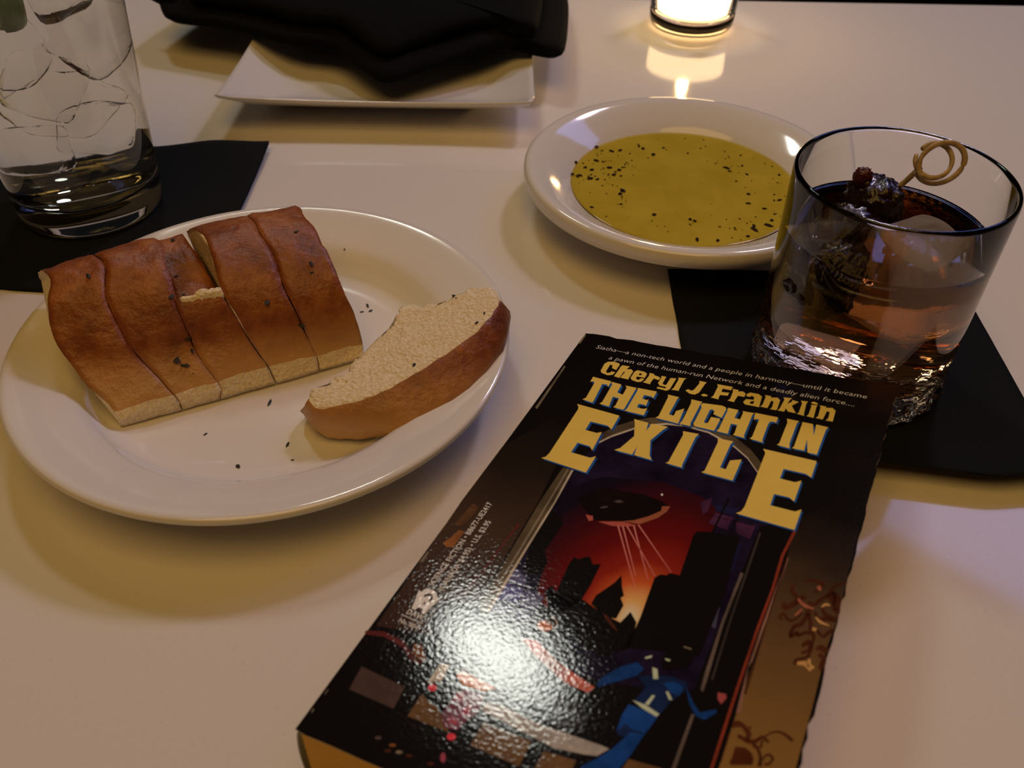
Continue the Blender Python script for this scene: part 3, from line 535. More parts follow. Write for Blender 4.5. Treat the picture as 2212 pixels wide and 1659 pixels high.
AUTHOR=[[(18.98,15.77),(18.92,19.17),(17.11,18.45),(16.84,16.97),(15.83,16.77),(15.93,20.9),(16.56,21.72),(17.55,21.15),(17.69,20.33),(19.09,20.4),(18.84,22.11),(17.31,22.86),(14.93,22.25),(14.07,21.24),(13.73,16.91),(14.5,15.34),(16.57,14.69),(18.44,15.15)],[(19.95,15.88),(22.64,15.75),(22.13,17.63),(23.61,17.15),(24.71,18.08),(24.67,22.41),(24.76,23.03),(21.83,22.82),(22.19,19.4),(21.75,19.03),(21.61,22.64),(21.48,23.09),(19.53,22.71),(19.74,18.13),(19.65,17.12)],[(25.2,18.18),(25.84,17.06),(28.6,17.25),(29.62,18.04),(29.73,20.42),(26.95,20.52),(26.93,21.68),(28.05,22.32),(28.61,20.99),(29.79,21.01),(29.3,22.91),(28.01,23.43),(26.07,22.96),(25.17,22.0)],[(30.26,17.33),(31.75,17.35),(32.3,18.09),(33.89,18.43),(34.72,19.16),(34.38,20.27),(32.62,19.84),(32.4,22.4),(32.53,23.34),(29.91,22.96),(30.38,21.81),(30.61,18.73)],[(34.53,17.72),(36.26,17.67),(36.29,21.63),(37.11,22.34),(37.69,21.91),(37.8,17.92),(39.7,17.55),(39.53,23.99),(38.75,25.06),(35.21,24.77),(35.47,23.86),(38.1,23.97),(38.04,23.12),(35.76,23.03),(34.78,21.87),(34.91,18.85)],[(40.21,16.89),(42.83,16.54),(42.4,17.43),(42.43,23.28),(42.61,23.84),(40.12,24.04),(40.53,22.69),(40.58,18.02)],[(47.27,16.59),(49.74,16.63),(49.48,17.83),(49.03,22.79),(48.07,24.2),(46.41,24.27),(44.57,23.06),(45.15,22.05),(46.28,22.5),(46.97,22.03),(47.68,17.93)],[(49.99,23.67),(50.71,22.86),(52.07,23.22),(51.88,23.99),(50.72,24.27)],[(53.22,16.56),(58.37,16.48),(58.3,18.41),(55.54,18.36),(55.66,20.23),(58.16,19.88),(58.08,21.56),(55.71,21.87),(55.71,23.74),(56.01,24.34),(53.33,24.06),(53.83,22.96),(53.83,17.71)],[(58.6,17.5),(60.57,17.53),(60.68,18.34),(61.96,17.83),(63.21,18.69),(63.17,20.58),(61.19,20.53),(60.84,23.21),(60.96,24.14),(58.73,24.05),(59.28,22.94),(59.11,18.86)],[(63.57,18.81),(64.36,17.7),(67.04,17.67),(68.35,18.64),(68.78,23.55),(68.85,24.35),(66.84,24.2),(64.48,24.3),(63.53,23.24),(64.0,21.47),(66.32,21.16),(66.24,19.8),(65.28,19.19),(64.83,20.03),(63.73,19.93)],[(69.01,17.58),(70.99,17.54),(71.05,18.31),(73.0,17.66),(74.13,18.81),(74.26,23.53),(74.14,24.15),(72.21,24.21),(72.61,23.18),(72.39,20.07),(71.56,19.89),(71.43,23.12),(71.25,24.0),(69.13,23.89),(69.53,22.85),(69.5,18.49)],[(74.67,16.93),(77.33,16.6),(76.92,17.66),(76.56,20.06),(77.72,18.31),(77.53,17.46),(79.69,17.88),(78.07,20.46),(80.09,23.8),(77.65,23.74),(76.67,22.28),(76.58,24.1),(74.52,24.11),(74.93,23.08),(75.3,17.97)],[(80.15,17.05),(82.28,16.79),(82.03,18.01),(82.42,23.46),(82.73,24.32),(80.37,23.93),(80.83,23.11),(80.79,18.2)],[(83.47,18.21),(85.42,17.79),(85.24,18.75),(85.5,23.74),(85.51,24.39),(83.35,24.25),(83.76,23.23),(83.77,19.01)],[(83.21,16.94),(83.96,16.24),(85.34,16.78),(85.23,17.45),(83.85,17.55)],[(86.02,17.59),(88.04,17.59),(87.92,18.3),(89.81,17.67),(91.02,18.82),(91.17,23.56),(91.21,24.41),(89.13,24.47),(89.62,23.22),(89.5,19.99),(88.6,19.85),(88.31,23.45),(88.23,24.34),(86.09,24.2),(86.63,23.14),(86.46,18.56)]]
AUTHOR_GAPS=[[(27.22,18.4),(28.11,18.63),(28.01,19.57),(27.07,19.47)],[(65.61,22.32),(66.7,21.59),(66.74,23.32),(65.71,23.43)]]
EMBLEM=[[(5.65,128.16),(6.55,128.57),(7.01,127.17),(9.13,126.82),(10.65,127.44),(11.33,128.39),(12.45,129.0),(11.52,132.18),(11.21,134.63),(10.18,134.6),(9.95,133.37),(8.53,133.34),(8.03,134.41),(7.02,134.22),(6.34,131.22)]]
EMBLEM_GAPS=[[(7.77,129.31),(8.33,128.1),(9.83,128.37),(10.68,129.54),(10.4,131.14),(9.94,131.02),(9.92,129.68),(9.35,129.15),(8.71,129.16),(8.38,129.89)],[(8.87,131.14),(9.28,130.98),(9.64,131.79),(8.9,132.25)]]
PICTURE=[
(1,'leftwall',[(8.68,50.61),(17.53,53.8),(21.09,86.05),(22.36,131.45),(15.96,139.72),(1.22,142.41),(-0.31,93.39),(-0.05,68.23)]),
(2,'rust',[(2.97,110.79),(4.02,108.35),(4.82,104.94),(6.72,104.93),(6.51,108.45),(6.59,111.46),(4.44,111.93)]),
(2,'rust2',[(2.54,103.32),(2.94,97.05),(3.46,93.91),(5.69,94.94),(5.74,99.64),(4.47,103.31)]),
(2,'redline',[(19.51,96.61),(20.04,96.8),(17.9,125.58),(17.41,125.44)]),
(1,'night',[(27.62,53.95),(38.58,42.25),(49.64,39.23),(62.17,42.09),(75.84,51.83),(85.53,70.42),(82.01,76.37),(81.73,93.95),(82.38,129.94),(71.27,134.44),(44.83,138.24),(26.22,128.36),(25.82,103.72),(25.12,71.04)]),
(2,'redsky',[(25.96,80.16),(34.38,70.8),(51.52,66.81),(64.62,69.29),(71.19,73.77),(70.02,87.18),(71.23,106.9),(65.36,124.34),(49.84,127.55),(35.8,119.0),(34.3,114.93),(33.06,107.3),(30.81,103.31),(28.74,93.21)]),
(3,'pane',[(25.63,117.74),(31.57,117.65),(31.81,122.82),(25.66,123.4)]),
(3,'pane2',[(32.33,117.86),(37.59,118.31),(37.31,123.88),(31.96,123.4)]),
(3,'pane2',[(26.4,112.11),(30.63,114.3),(31.29,117.09),(25.81,117.0)]),
(3,'pane2',[(25.72,124.04),(30.98,124.11),(31.5,127.25),(25.87,127.7)]),
(3,'pane2',[(31.34,124.29),(37.06,124.45),(37.41,127.9),(32.02,127.52)]),
(3,'pane2',[(24.75,99.08),(27.43,97.52),(28.09,99.54),(26.28,101.7)]),
(3,'maroon',[(64.32,71.39),(67.02,68.42),(67.17,74.28),(66.36,75.92)]),
(3,'maroon',[(68.69,78.5),(69.45,74.03),(74.38,74.13),(74.04,79.32)]),
(3,'maroon',[(75.17,75.17),(80.72,75.18),(80.61,80.53),(76.87,79.56)]),
(3,'navy',[(68.76,70.77),(74.45,70.65),(74.42,73.36),(69.13,73.37)]),
(3,'navy',[(69.28,84.75),(78.79,83.0),(79.7,93.06),(72.38,94.99)]),
(3,'pane3',[(76.53,104.85),(79.65,105.52),(80.44,112.22),(75.82,111.02)]),
(4,'black',[(39.34,102.97),(40.69,103.27),(42.22,101.73),(43.27,101.34),(44.91,103.58),(46.92,102.66),(47.13,110.14),(46.81,116.04),(43.91,121.63),(39.85,120.34),(39.87,116.22),(39.37,111.89),(38.98,105.51)]),
(4,'black',[(53.36,104.41),(54.87,108.07),(56.39,110.59),(55.84,111.53),(57.39,113.53),(57.16,118.15),(53.98,118.55),(49.55,116.0),(49.7,113.02),(50.88,110.79),(52.56,107.45)]),
(4,'black',[(61.59,102.18),(62.62,100.58),(64.11,100.31),(64.88,99.26),(67.3,99.1),(66.73,90.27),(66.32,84.55),(66.69,82.75),(69.6,81.67),(77.87,80.26),(79.54,100.64),(79.33,121.13),(62.1,125.4),(62.55,118.52),(62.54,115.49),(61.96,107.71)]),
(4,'black',[(25.67,88.03),(29.93,90.44),(31.45,92.6),(30.95,103.62),(33.41,107.17),(33.38,111.53),(31.66,113.05),(28.21,112.12),(25.77,100.02)]),
(4,'black',[(38.27,117.22),(38.31,114.4),(40.5,116.36),(47.25,115.55),(53.23,117.83),(58.54,118.85),(59.71,114.84),(62.24,117.4),(63.31,125.15),(58.14,130.08),(41.44,125.55)]),
(4,'black',[(36.83,116.96),(37.31,115.11),(38.0,114.01),(40.26,117.27),(39.22,119.3)]),
(5,'rustdark',[(53.39,117.65),(54.94,118.17),(57.8,120.38),(59.01,121.82),(57.41,121.08),(54.65,119.13)]),
(4,'ship',[(31.42,81.29),(35.83,75.15),(42.87,74.49),(48.36,73.75),(54.5,74.76),(56.97,76.04),(56.65,79.09),(55.27,81.34),(51.35,85.45),(46.62,85.86),(39.14,88.22),(34.76,85.12)]),
(5,'underlit',[(46.62,85.86),(51.35,85.45),(55.27,81.34),(56.77,78.27),(57.03,75.82),(54.86,76.61),(55.22,78.45),(52.58,81.74),(49.49,84.42)]),
(5,'salmon',[(40.31,88.37),(46.69,86.03),(50.94,86.17),(46.79,88.08),(44.28,88.63)]),
(5,'salmon',[(35.99,87.04),(38.15,86.84),(38.78,88.36),(37.82,89.09)]),
(5,'shipgrey',[(41.34,79.33),(42.74,78.21),(44.31,78.65),(42.84,79.59)]),
(5,'shipgrey',[(38.54,82.95),(40.18,81.75),(40.88,82.1),(39.37,83.24)]),
(6,'beam',[(45.88,88.04),(46.26,87.9),(58.18,107.1),(58.02,107.16)]),
(6,'beam',[(47.07,87.6),(47.45,87.46),(56.95,103.4),(56.79,103.46)]),
(6,'beam',[(48.14,87.21),(48.52,87.07),(61.61,101.63),(61.45,101.69)]),
(6,'beam',[(49.92,86.55),(50.3,86.41),(60.42,103.59),(60.26,103.65)]),
(6,'beam',[(50.99,85.78),(51.37,85.64),(65.07,98.96),(64.92,99.02)]),
(6,'white',[(52.97,72.29),(53.15,71.61),(53.71,72.02),(53.52,72.7)]),
(5,'black',[(70.92,66.81),(71.5,67.0),(70.77,88.85),(70.23,88.7)]),
(5,'black',[(75.11,71.18),(75.67,71.36),(75.81,86.96),(75.27,86.81)]),
(5,'black',[(66.2,75.4),(66.78,75.58),(80.15,75.4),(79.6,75.22)]),
(3,'moulding',[(27.52,57.52),(30.34,53.02),(35.75,47.1),(39.95,43.98),(44.46,41.72),(50.13,40.76),(57.69,41.52),(66.61,45.37),(71.82,49.34),(77.06,55.62),(77.31,51.31),(71.64,44.98),(66.11,40.97),(57.19,37.4),(49.06,36.49),(43.13,37.75),(37.87,40.26),(33.62,43.43),(29.11,47.9),(26.52,53.14)]),
(4,'mouldlight',[(27.52,57.52),(30.34,53.02),(35.75,47.1),(39.95,43.98),(44.46,41.72),(50.13,40.76),(57.69,41.52),(66.61,45.37),(71.82,49.34),(77.06,55.62),(76.86,54.85),(71.61,48.54),(66.39,44.54),(57.43,40.66),(49.85,39.89),(44.17,40.84),(39.65,43.11),(35.43,46.24),(30.01,52.18),(27.19,56.7)]),
(4,'moulding',[(21.86,70.87),(25.38,70.95),(25.99,85.5),(26.12,104.34),(26.46,127.79),(22.92,129.49),(22.26,107.97),(21.58,87.1)]),
(5,'mouldlight',[(24.72,71.18),(25.38,70.95),(25.99,85.5),(26.12,104.34),(26.46,127.79),(25.65,127.78),(25.5,104.21),(25.48,85.68)]),
(5,'mouldmid',[(23.43,70.98),(23.9,71.03),(24.23,86.14),(24.69,104.88),(24.87,128.09),(24.31,128.31),(24.09,105.1),(23.72,86.32)]),
(4,'mouldlight',[(22.67,146.4),(24.9,145.51),(25.38,150.4),(22.41,152.16)]),
(5,'black',[(81.82,74.59),(91.07,72.1),(89.42,83.41),(89.44,108.09),(89.42,128.13),(89.77,147.68),(89.75,181.48),(81.57,181.53),(81.33,151.21),(80.85,123.81),(81.53,93.2)]),
(6,'colstrip',[(81.36,92.59),(82.17,92.95),(81.88,109.71),(82.76,125.78),(82.94,130.37),(82.19,130.01),(81.81,124.8),(81.26,109.95)]),
(6,'colstrip',[(82.23,136.7),(82.89,136.8),(83.08,150.36),(83.33,168.45),(82.69,168.53),(82.27,150.36)]),
(6,'colstrip2',[(82.23,77.21),(82.76,77.38),(83.33,108.38),(84.08,126.59),(83.62,126.51),(82.85,108.27)]),
(6,'panel',[(90.32,74.21),(90.32,68.66),(104.96,51.76),(106.13,64.71),(106.19,83.8),(106.39,99.36),(105.76,108.3),(105.95,125.49),(105.83,140.84),(105.34,163.79),(93.24,178.63),(91.33,146.91),(91.19,127.67),(91.43,107.61),(91.02,83.67)]),
(7,'redline2',[(90.47,72.69),(91.22,72.78),(90.15,83.48),(90.48,95.33),(90.12,108.12),(90.04,120.95),(90.06,128.13),(90.27,147.35),(89.97,168.53),(89.43,168.57),(89.65,147.27),(89.42,128.13),(89.39,120.94),(89.44,108.09),(89.78,95.28),(89.42,83.41)]),
(7,'pinkline',[(91.02,83.67),(91.49,83.67),(91.09,108.03),(90.98,118.38),(90.36,118.9),(92.05,132.43),(91.12,132.81),(90.49,121.04),(90.52,107.96)]),
(8,'darkline',[(90.85,82.87),(91.24,82.73),(91.34,96.75),(91.5,109.11),(91.81,121.21),(91.9,127.39),(91.38,127.6),(91.35,120.91),(91.23,109.21),(90.97,96.9)]),
(8,'darkline',[(91.01,138.21),(91.32,138.18),(91.38,143.5),(91.46,145.47),(91.18,145.58),(91.15,140.99)]),
(8,'orn',[(94.96,91.09),(94.66,91.65),(95.09,92.04),(95.3,91.39)]),
(8,'orn',[(94.66,91.65),(94.32,92.23),(94.84,92.68),(95.09,92.04)]),
(8,'orn',[(94.32,92.23),(94.03,92.88),(94.69,93.21),(94.84,92.68)]),
(8,'orn',[(94.03,92.88),(93.93,93.69),(94.7,93.49),(94.69,93.21)]),
(8,'orn',[(93.93,93.69),(94.2,94.48),(94.85,93.66),(94.7,93.49)]),
(8,'orn',[(94.2,94.48),(94.63,95.05),(95.19,93.95),(94.85,93.66)]),
(8,'orn',[(94.63,95.05),(95.09,95.42),(95.62,94.41),(95.19,93.95)]),
(8,'orn',[(95.09,95.42),(95.44,95.76),(96.02,94.93),(95.62,94.41)]),
(8,'orn',[(95.44,95.76),(95.71,96.14),(96.31,95.48),(96.02,94.93)]),
(8,'orn',[(95.71,96.14),(95.98,96.56),(96.55,96.0),(96.31,95.48)]),
(8,'orn',[(95.98,96.56),(96.24,97.01),(96.77,96.5),(96.55,96.0)]),
(8,'orn',[(96.24,97.01),(96.51,97.45),(96.98,96.99),(96.77,96.5)]),
(8,'orn',[(97.2,90.67),(97.37,90.38),(96.98,90.03),(96.87,90.35)]),
(8,'orn',[(97.37,90.38),(97.52,90.1),(97.09,89.68),(96.98,90.03)]),
(8,'orn',[(97.52,90.1),(97.66,89.91),(97.27,89.29),(97.09,89.68)]),
(8,'orn',[(97.66,89.91),(97.85,89.78),(97.57,88.96),(97.27,89.29)]),
(8,'orn',[(97.85,89.78),(98.17,89.68),(97.98,88.72),(97.57,88.96)]),
(8,'orn',[(98.17,89.68),(98.59,89.6),(98.46,88.54),(97.98,88.72)]),
(8,'orn',[(98.59,89.6),(99.05,89.58),(98.98,88.42),(98.46,88.54)]),
(8,'orn',[(99.05,89.58),(99.48,89.61),(99.47,88.37),(98.98,88.42)]),
(8,'orn',[(99.48,89.61),(99.95,89.67),(99.99,88.35),(99.47,88.37)]),
(8,'orn',[(99.95,89.67),(100.43,89.77),(100.56,88.37),(99.99,88.35)]),
(8,'orn',[(100.43,89.77),(100.75,89.9),(101.14,88.53),(100.56,88.37)]),
(8,'orn',[(100.75,89.9),(100.71,89.81),(101.7,89.18),(101.14,88.53)]),
(8,'orn',[(100.71,89.81),(100.63,89.75),(101.75,90.21),(101.7,89.18)]),
(8,'orn',[(100.63,89.75),(100.49,90.25),(101.48,91.01),(101.75,90.21)]),
(8,'orn',[(100.49,90.25),(100.27,90.89),(101.13,91.69),(101.48,91.01)]),
(8,'orn',[(100.27,90.89),(100.08,91.4),(100.82,92.22),(101.13,91.69)]),
(8,'orn',[(100.08,91.4),(99.96,91.69),(100.54,92.57),(100.82,92.22)]),
(8,'orn',[(99.96,91.69),(99.83,91.89),(100.25,92.8),(100.54,92.57)]),
(8,'orn',[(99.83,91.89),(99.65,92.1),(100.01,92.92),(100.25,92.8)]),
(8,'orn',[(99.65,92.1),(99.46,92.35),(99.79,93.05),(100.01,92.92)]),
(8,'orn',[(106.36,86.58),(105.86,86.86),(106.07,87.56),(106.55,87.22)]),
(8,'orn',[(105.86,86.86),(105.35,87.14),(105.58,87.89),(106.07,87.56)]),
(8,'orn',[(105.35,87.14),(104.85,87.45),(105.14,88.22),(105.58,87.89)]),
(8,'orn',[(104.85,87.45),(104.39,87.82),(104.77,88.58),(105.14,88.22)]),
(8,'orn',[(104.39,87.82),(104.01,88.26),(104.49,88.97),(104.77,88.58)]),
(8,'orn',[(104.01,88.26),(103.68,88.74),(104.25,89.4),(104.49,88.97)]),
(8,'orn',[(103.68,88.74),(103.4,89.25),(104.05,89.85),(104.25,89.4)]),
(8,'orn',[(103.4,89.25),(103.16,89.81),(103.9,90.29),(104.05,89.85)]),
(8,'orn',[(103.16,89.81),(103.0,90.43),(103.83,90.69),(103.9,90.29)]),
(8,'orn',[(103.0,90.43),(102.93,90.99),(103.81,91.17),(103.83,90.69)]),
(8,'orn',[(102.93,90.99),(102.87,91.44),(103.75,91.82),(103.81,91.17)]),
(8,'orn',[(102.87,91.44),(102.73,91.85),(103.55,92.56),(103.75,91.82)]),
(8,'orn',[(102.73,91.85),(102.43,92.41),(103.15,93.28),(103.55,92.56)]),
(8,'orn',[(102.43,92.41),(102.0,93.08),(102.67,94.0),(103.15,93.28)]),
(8,'orn',[(102.0,93.08),(101.53,93.78),(102.19,94.67),(102.67,94.0)]),
(8,'orn',[(101.53,93.78),(101.12,94.42),(101.8,95.24),(102.19,94.67)]),
(8,'orn',[(101.12,94.42),(100.8,95.04),(101.53,95.74),(101.8,95.24)]),
(8,'orn',[(100.8,95.04),(100.57,95.57),(101.29,96.26),(101.53,95.74)]),
(8,'orn',[(100.57,95.57),(100.4,95.93),(101.01,96.77),(101.29,96.26)]),
(8,'orn',[(100.4,95.93),(100.26,96.1),(100.6,97.17),(101.01,96.77)]),
(8,'orn',[(100.26,96.1),(100.1,96.14),(100.1,97.28),(100.6,97.17)]),
(8,'orn',[(100.1,96.14),(99.81,96.08),(99.65,97.17),(100.1,97.28)]),
(8,'orn',[(99.81,96.08),(99.44,95.94),(99.26,97.01),(99.65,97.17)]),
(8,'orn',[(99.44,95.94),(99.05,95.83),(98.9,96.88),(99.26,97.01)]),
(8,'orn',[(93.12,98.66),(93.24,99.16),(94.2,98.74),(94.04,98.23)]),
(8,'orn',[(93.24,99.16),(93.36,99.74),(94.34,99.27),(94.2,98.74)]),
(8,'orn',[(93.36,99.74),(93.55,100.36),(94.44,99.55),(94.34,99.27)]),
(8,'orn',[(93.55,100.36),(94.1,100.93),(94.27,99.42),(94.44,99.55)]),
(8,'orn',[(94.1,100.93),(94.74,100.75),(94.11,99.38),(94.27,99.42)]),
(8,'orn',[(94.74,100.75),(95.14,100.32),(94.3,99.12),(94.11,99.38)]),
(8,'orn',[(95.14,100.32),(95.47,99.89),(94.57,98.68),(94.3,99.12)]),
(8,'orn',[(95.47,99.89),(95.75,99.56),(94.86,98.25),(94.57,98.68)]),
(8,'orn',[(95.75,99.56),(95.98,99.32),(95.12,97.91),(94.86,98.25)]),
(8,'orn',[(95.98,99.32),(96.24,99.06),(95.33,97.64),(95.12,97.91)]),
(8,'orn',[(96.24,99.06),(96.49,98.7),(95.53,97.41),(95.33,97.64)]),
(8,'orn',[(96.49,98.7),(96.76,98.25),(95.73,97.14),(95.53,97.41)]),
(8,'orn',[(96.76,98.25),(97.01,97.67),(95.95,96.74),(95.73,97.14)]),
(8,'orn',[(97.01,97.67),(97.24,97.07),(96.19,96.2),(95.95,96.74)]),
(8,'orn',[(97.24,97.07),(97.45,96.54),(96.47,95.6),(96.19,96.2)]),
(8,'orn',[(97.45,96.54),(97.61,96.19),(96.8,95.07),(96.47,95.6)]),
(8,'orn',[(97.61,96.19),(97.75,96.02),(97.18,94.7),(96.8,95.07)]),
(8,'orn',[(97.75,96.02),(97.93,95.88),(97.54,94.51),(97.18,94.7)]),
(8,'orn',[(97.93,95.88),(98.18,95.74),(97.83,94.41),(97.54,94.51)]),
(8,'orn',[(98.18,95.74),(98.45,95.57),(98.09,94.3),(97.83,94.41)]),
(8,'orn',[(94.67,103.6),(94.41,103.47),(94.32,104.05),(94.58,104.1)]),
(8,'orn',[(94.41,103.47),(94.13,103.35),(94.02,104.01),(94.32,104.05)]),
(8,'orn',[(94.13,103.35),(93.97,103.24),(93.69,103.89),(94.02,104.01)]),
(8,'orn',[(93.97,103.24),(94.03,103.33),(93.41,103.45),(93.69,103.89)]),
(8,'orn',[(94.03,103.33),(94.09,103.23),(93.45,102.88),(93.41,103.45)]),
(8,'orn',[(94.09,103.23),(94.25,102.88),(93.62,102.32),(93.45,102.88)]),
(8,'orn',[(94.25,102.88),(94.44,102.62),(93.89,101.79),(93.62,102.32)]),
(8,'orn',[(94.44,102.62),(94.44,102.61),(94.37,101.43),(93.89,101.79)]),
(8,'orn',[(94.44,102.61),(94.4,102.62),(94.89,101.73),(94.37,101.43)]),
(8,'orn',[(94.4,102.62),(94.63,102.91),(95.2,102.18),(94.89,101.73)]),
(8,'orn',[(94.63,102.91),(94.95,103.34),(95.45,102.58),(95.2,102.18)]),
(8,'orn',[(94.95,103.34),(95.32,103.67),(95.65,102.81),(95.45,102.58)]),
(8,'orn',[(95.32,103.67),(95.7,103.83),(95.86,102.93),(95.65,102.81)]),
(8,'orn',[(95.7,103.83),(96.07,103.88),(96.1,103.01),(95.86,102.93)]),
(8,'orn',[(96.07,103.88),(96.45,103.84),(96.34,103.03),(96.1,103.01)]),
(8,'orn',[(96.45,103.84),(96.82,103.66),(96.56,102.96),(96.34,103.03)]),
(8,'orn',[(96.82,103.66),(97.15,103.34),(96.8,102.77),(96.56,102.96)]),
(8,'orn',[(97.15,103.34),(97.45,102.91),(97.06,102.43),(96.8,102.77)]),
(8,'orn',[(97.45,102.91),(97.71,102.45),(97.32,102.02),(97.06,102.43)]),
(8,'orn',[(97.71,102.45),(97.94,102.01),(97.55,101.62),(97.32,102.02)]),
(8,'orn',[(97.94,102.01),(98.13,101.58),(97.74,101.26),(97.55,101.62)]),
(8,'orn',[(98.13,101.58),(98.29,101.15),(97.9,100.88),(97.74,101.26)]),
(8,'orn',[(98.29,101.15),(98.42,100.73),(98.06,100.48),(97.9,100.88)]),
(8,'orn',[(98.42,100.73),(98.56,100.32),(98.22,100.07),(98.06,100.48)]),
(8,'orn',[(99.26,98.39),(99.2,98.97),(100.32,99.24),(100.39,98.67)]),
(8,'orn',[(99.2,98.97),(99.14,99.54),(100.24,99.81),(100.32,99.24)]),
(8,'orn',[(99.14,99.54),(99.08,100.09),(100.16,100.4),(100.24,99.81)]),
(8,'orn',[(99.08,100.09),(99.0,100.68),(100.05,101.02),(100.16,100.4)]),
(8,'orn',[(99.0,100.68),(98.89,101.35),(99.92,101.7),(100.05,101.02)]),
(8,'orn',[(98.89,101.35),(98.77,102.06),(99.78,102.45),(99.92,101.7)]),
(8,'orn',[(98.77,102.06),(98.64,102.68),(99.59,103.21),(99.78,102.45)]),
(8,'orn',[(98.64,102.68),(98.5,103.13),(99.32,103.92),(99.59,103.21)]),
(8,'orn',[(98.5,103.13),(98.32,103.37),(98.91,104.46),(99.32,103.92)]),
(8,'orn',[(98.32,103.37),(98.02,103.6),(98.49,104.77),(98.91,104.46)]),
(8,'orn',[(98.02,103.6),(97.61,103.93),(98.19,104.97),(98.49,104.77)]),
(8,'orn',[(97.61,103.93),(97.22,104.49),(98.02,105.18),(98.19,104.97)]),
(8,'orn',[(97.22,104.49),(97.0,105.24),(97.88,105.63),(98.02,105.18)]),
(8,'orn',[(97.0,105.24),(96.87,106.03),(97.76,106.27),(97.88,105.63)]),
(8,'orn',[(96.87,106.03),(96.79,106.78),(97.68,106.93),(97.76,106.27)]),
(8,'orn',[(96.79,106.78),(96.77,107.37),(97.65,107.4),(97.68,106.93)]),
(8,'orn',[(96.77,107.37),(96.81,107.84),(97.65,107.63),(97.65,107.4)]),
(8,'orn',[(96.81,107.84),(96.95,108.29),(97.64,107.66),(97.65,107.63)]),
(8,'orn',[(96.95,108.29),(97.33,108.63),(97.47,107.54),(97.64,107.66)]),
(8,'orn',[(97.33,108.63),(97.8,108.47),(97.31,107.6),(97.47,107.54)]),
(8,'orn',[(97.8,108.47),(98.08,108.04),(97.45,107.39),(97.31,107.6)]),
(8,'orn',[(98.08,108.04),(98.36,107.47),(97.72,106.87),(97.45,107.39)]),
(8,'orn',[(98.36,107.47),(98.62,106.96),(98.02,106.31),(97.72,106.87)]),
(8,'orn',[(98.62,106.96),(98.69,106.8),(98.39,105.87),(98.02,106.31)]),
(8,'orn',[(98.69,106.8),(98.32,106.65),(98.98,106.22),(98.39,105.87)]),
(8,'orn',[(98.32,106.65),(98.35,106.88),(99.05,106.68),(98.98,106.22)]),
(8,'orn',[(98.35,106.88),(98.48,107.4),(99.05,106.86),(99.05,106.68)]),
(8,'orn',[(98.48,107.4),(99.02,107.67),(98.84,106.79),(99.05,106.86)]),
(8,'orn',[(99.02,107.67),(99.47,107.3),(99.05,106.59),(98.84,106.79)]),
(8,'orn',[(99.47,107.3),(99.91,106.75),(99.48,106.09),(99.05,106.59)]),
(8,'orn',[(99.91,106.75),(100.34,106.23),(99.94,105.54),(99.48,106.09)]),
(8,'orn',[(100.34,106.23),(100.63,105.94),(100.39,105.17),(99.94,105.54)]),
(8,'orn',[(100.63,105.94),(100.74,105.92),(100.83,105.11),(100.39,105.17)]),
(8,'orn',[(100.74,105.92),(100.84,105.99),(101.15,105.3),(100.83,105.11)]),
(8,'orn',[(100.84,105.99),(101.02,106.16),(101.34,105.52),(101.15,105.3)]),
(8,'orn',[(101.02,106.16),(101.24,106.33),(101.53,105.68),(101.34,105.52)]),
(8,'orn',[(99.48,100.16),(99.76,100.9),(100.59,100.34),(100.34,99.59)]),
(8,'orn',[(99.76,100.9),(100.03,101.65),(100.85,101.1),(100.59,100.34)]),
(8,'orn',[(100.03,101.65),(100.29,102.35),(101.1,101.84),(100.85,101.1)]),
(8,'orn',[(100.29,102.35),(100.49,102.96),(101.31,102.53),(101.1,101.84)]),
(8,'orn',[(100.49,102.96),(100.61,103.46),(101.44,103.17),(101.31,102.53)]),
(8,'orn',[(100.61,103.46),(100.69,103.94),(101.51,103.7),(101.44,103.17)]),
(8,'orn',[(100.69,103.94),(100.78,104.46),(101.57,104.11),(101.51,103.7)]),
(8,'orn',[(100.78,104.46),(100.97,105.01),(101.65,104.41),(101.57,104.11)]),
(8,'orn',[(100.97,105.01),(101.29,105.49),(101.82,104.69),(101.65,104.41)]),
(8,'orn',[(101.29,105.49),(101.63,105.82),(102.1,104.98),(101.82,104.69)]),
(8,'orn',[(101.63,105.82),(101.89,106.09),(102.44,105.37),(102.1,104.98)]),
(8,'orn',[(101.89,106.09),(102.04,106.34),(102.71,105.92),(102.44,105.37)]),
(8,'orn',[(102.04,106.34),(102.1,106.72),(102.83,106.58),(102.71,105.92)]),
(8,'orn',[(102.1,106.72),(102.11,107.24),(102.85,107.22),(102.83,106.58)]),
(8,'orn',[(102.11,107.24),(102.1,107.84),(102.83,107.84),(102.85,107.22)]),
(8,'orn',[(102.1,107.84),(102.1,108.46),(102.83,108.41),(102.83,107.84)]),
(8,'orn',[(102.1,108.46),(102.13,109.06),(102.86,108.96),(102.83,108.41)]),
(8,'orn',[(102.13,109.06),(102.17,109.63),(102.9,109.54),(102.86,108.96)]),
(8,'orn',[(102.17,109.63),(102.2,110.17),(102.93,110.14),(102.9,109.54)]),
(8,'orn',[(102.2,110.17),(102.19,110.66),(102.91,110.73),(102.93,110.14)]),
(8,'orn',[(102.19,110.66),(102.14,111.1),(102.85,111.29),(102.91,110.73)]),
(8,'orn',[(102.14,111.1),(102.05,111.55),(102.75,111.79),(102.85,111.29)]),
(8,'orn',[(102.05,111.55),(101.94,112.0),(102.64,112.26),(102.75,111.79)]),
(8,'orn',[(101.94,112.0),(101.84,112.48),(102.54,112.72),(102.64,112.26)]),
(8,'orn',[(100.87,99.13),(101.17,99.71),(101.68,99.13),(101.3,98.61)]),
(8,'orn',[(101.17,99.71),(101.47,100.35),(102.05,99.67),(101.68,99.13)]),
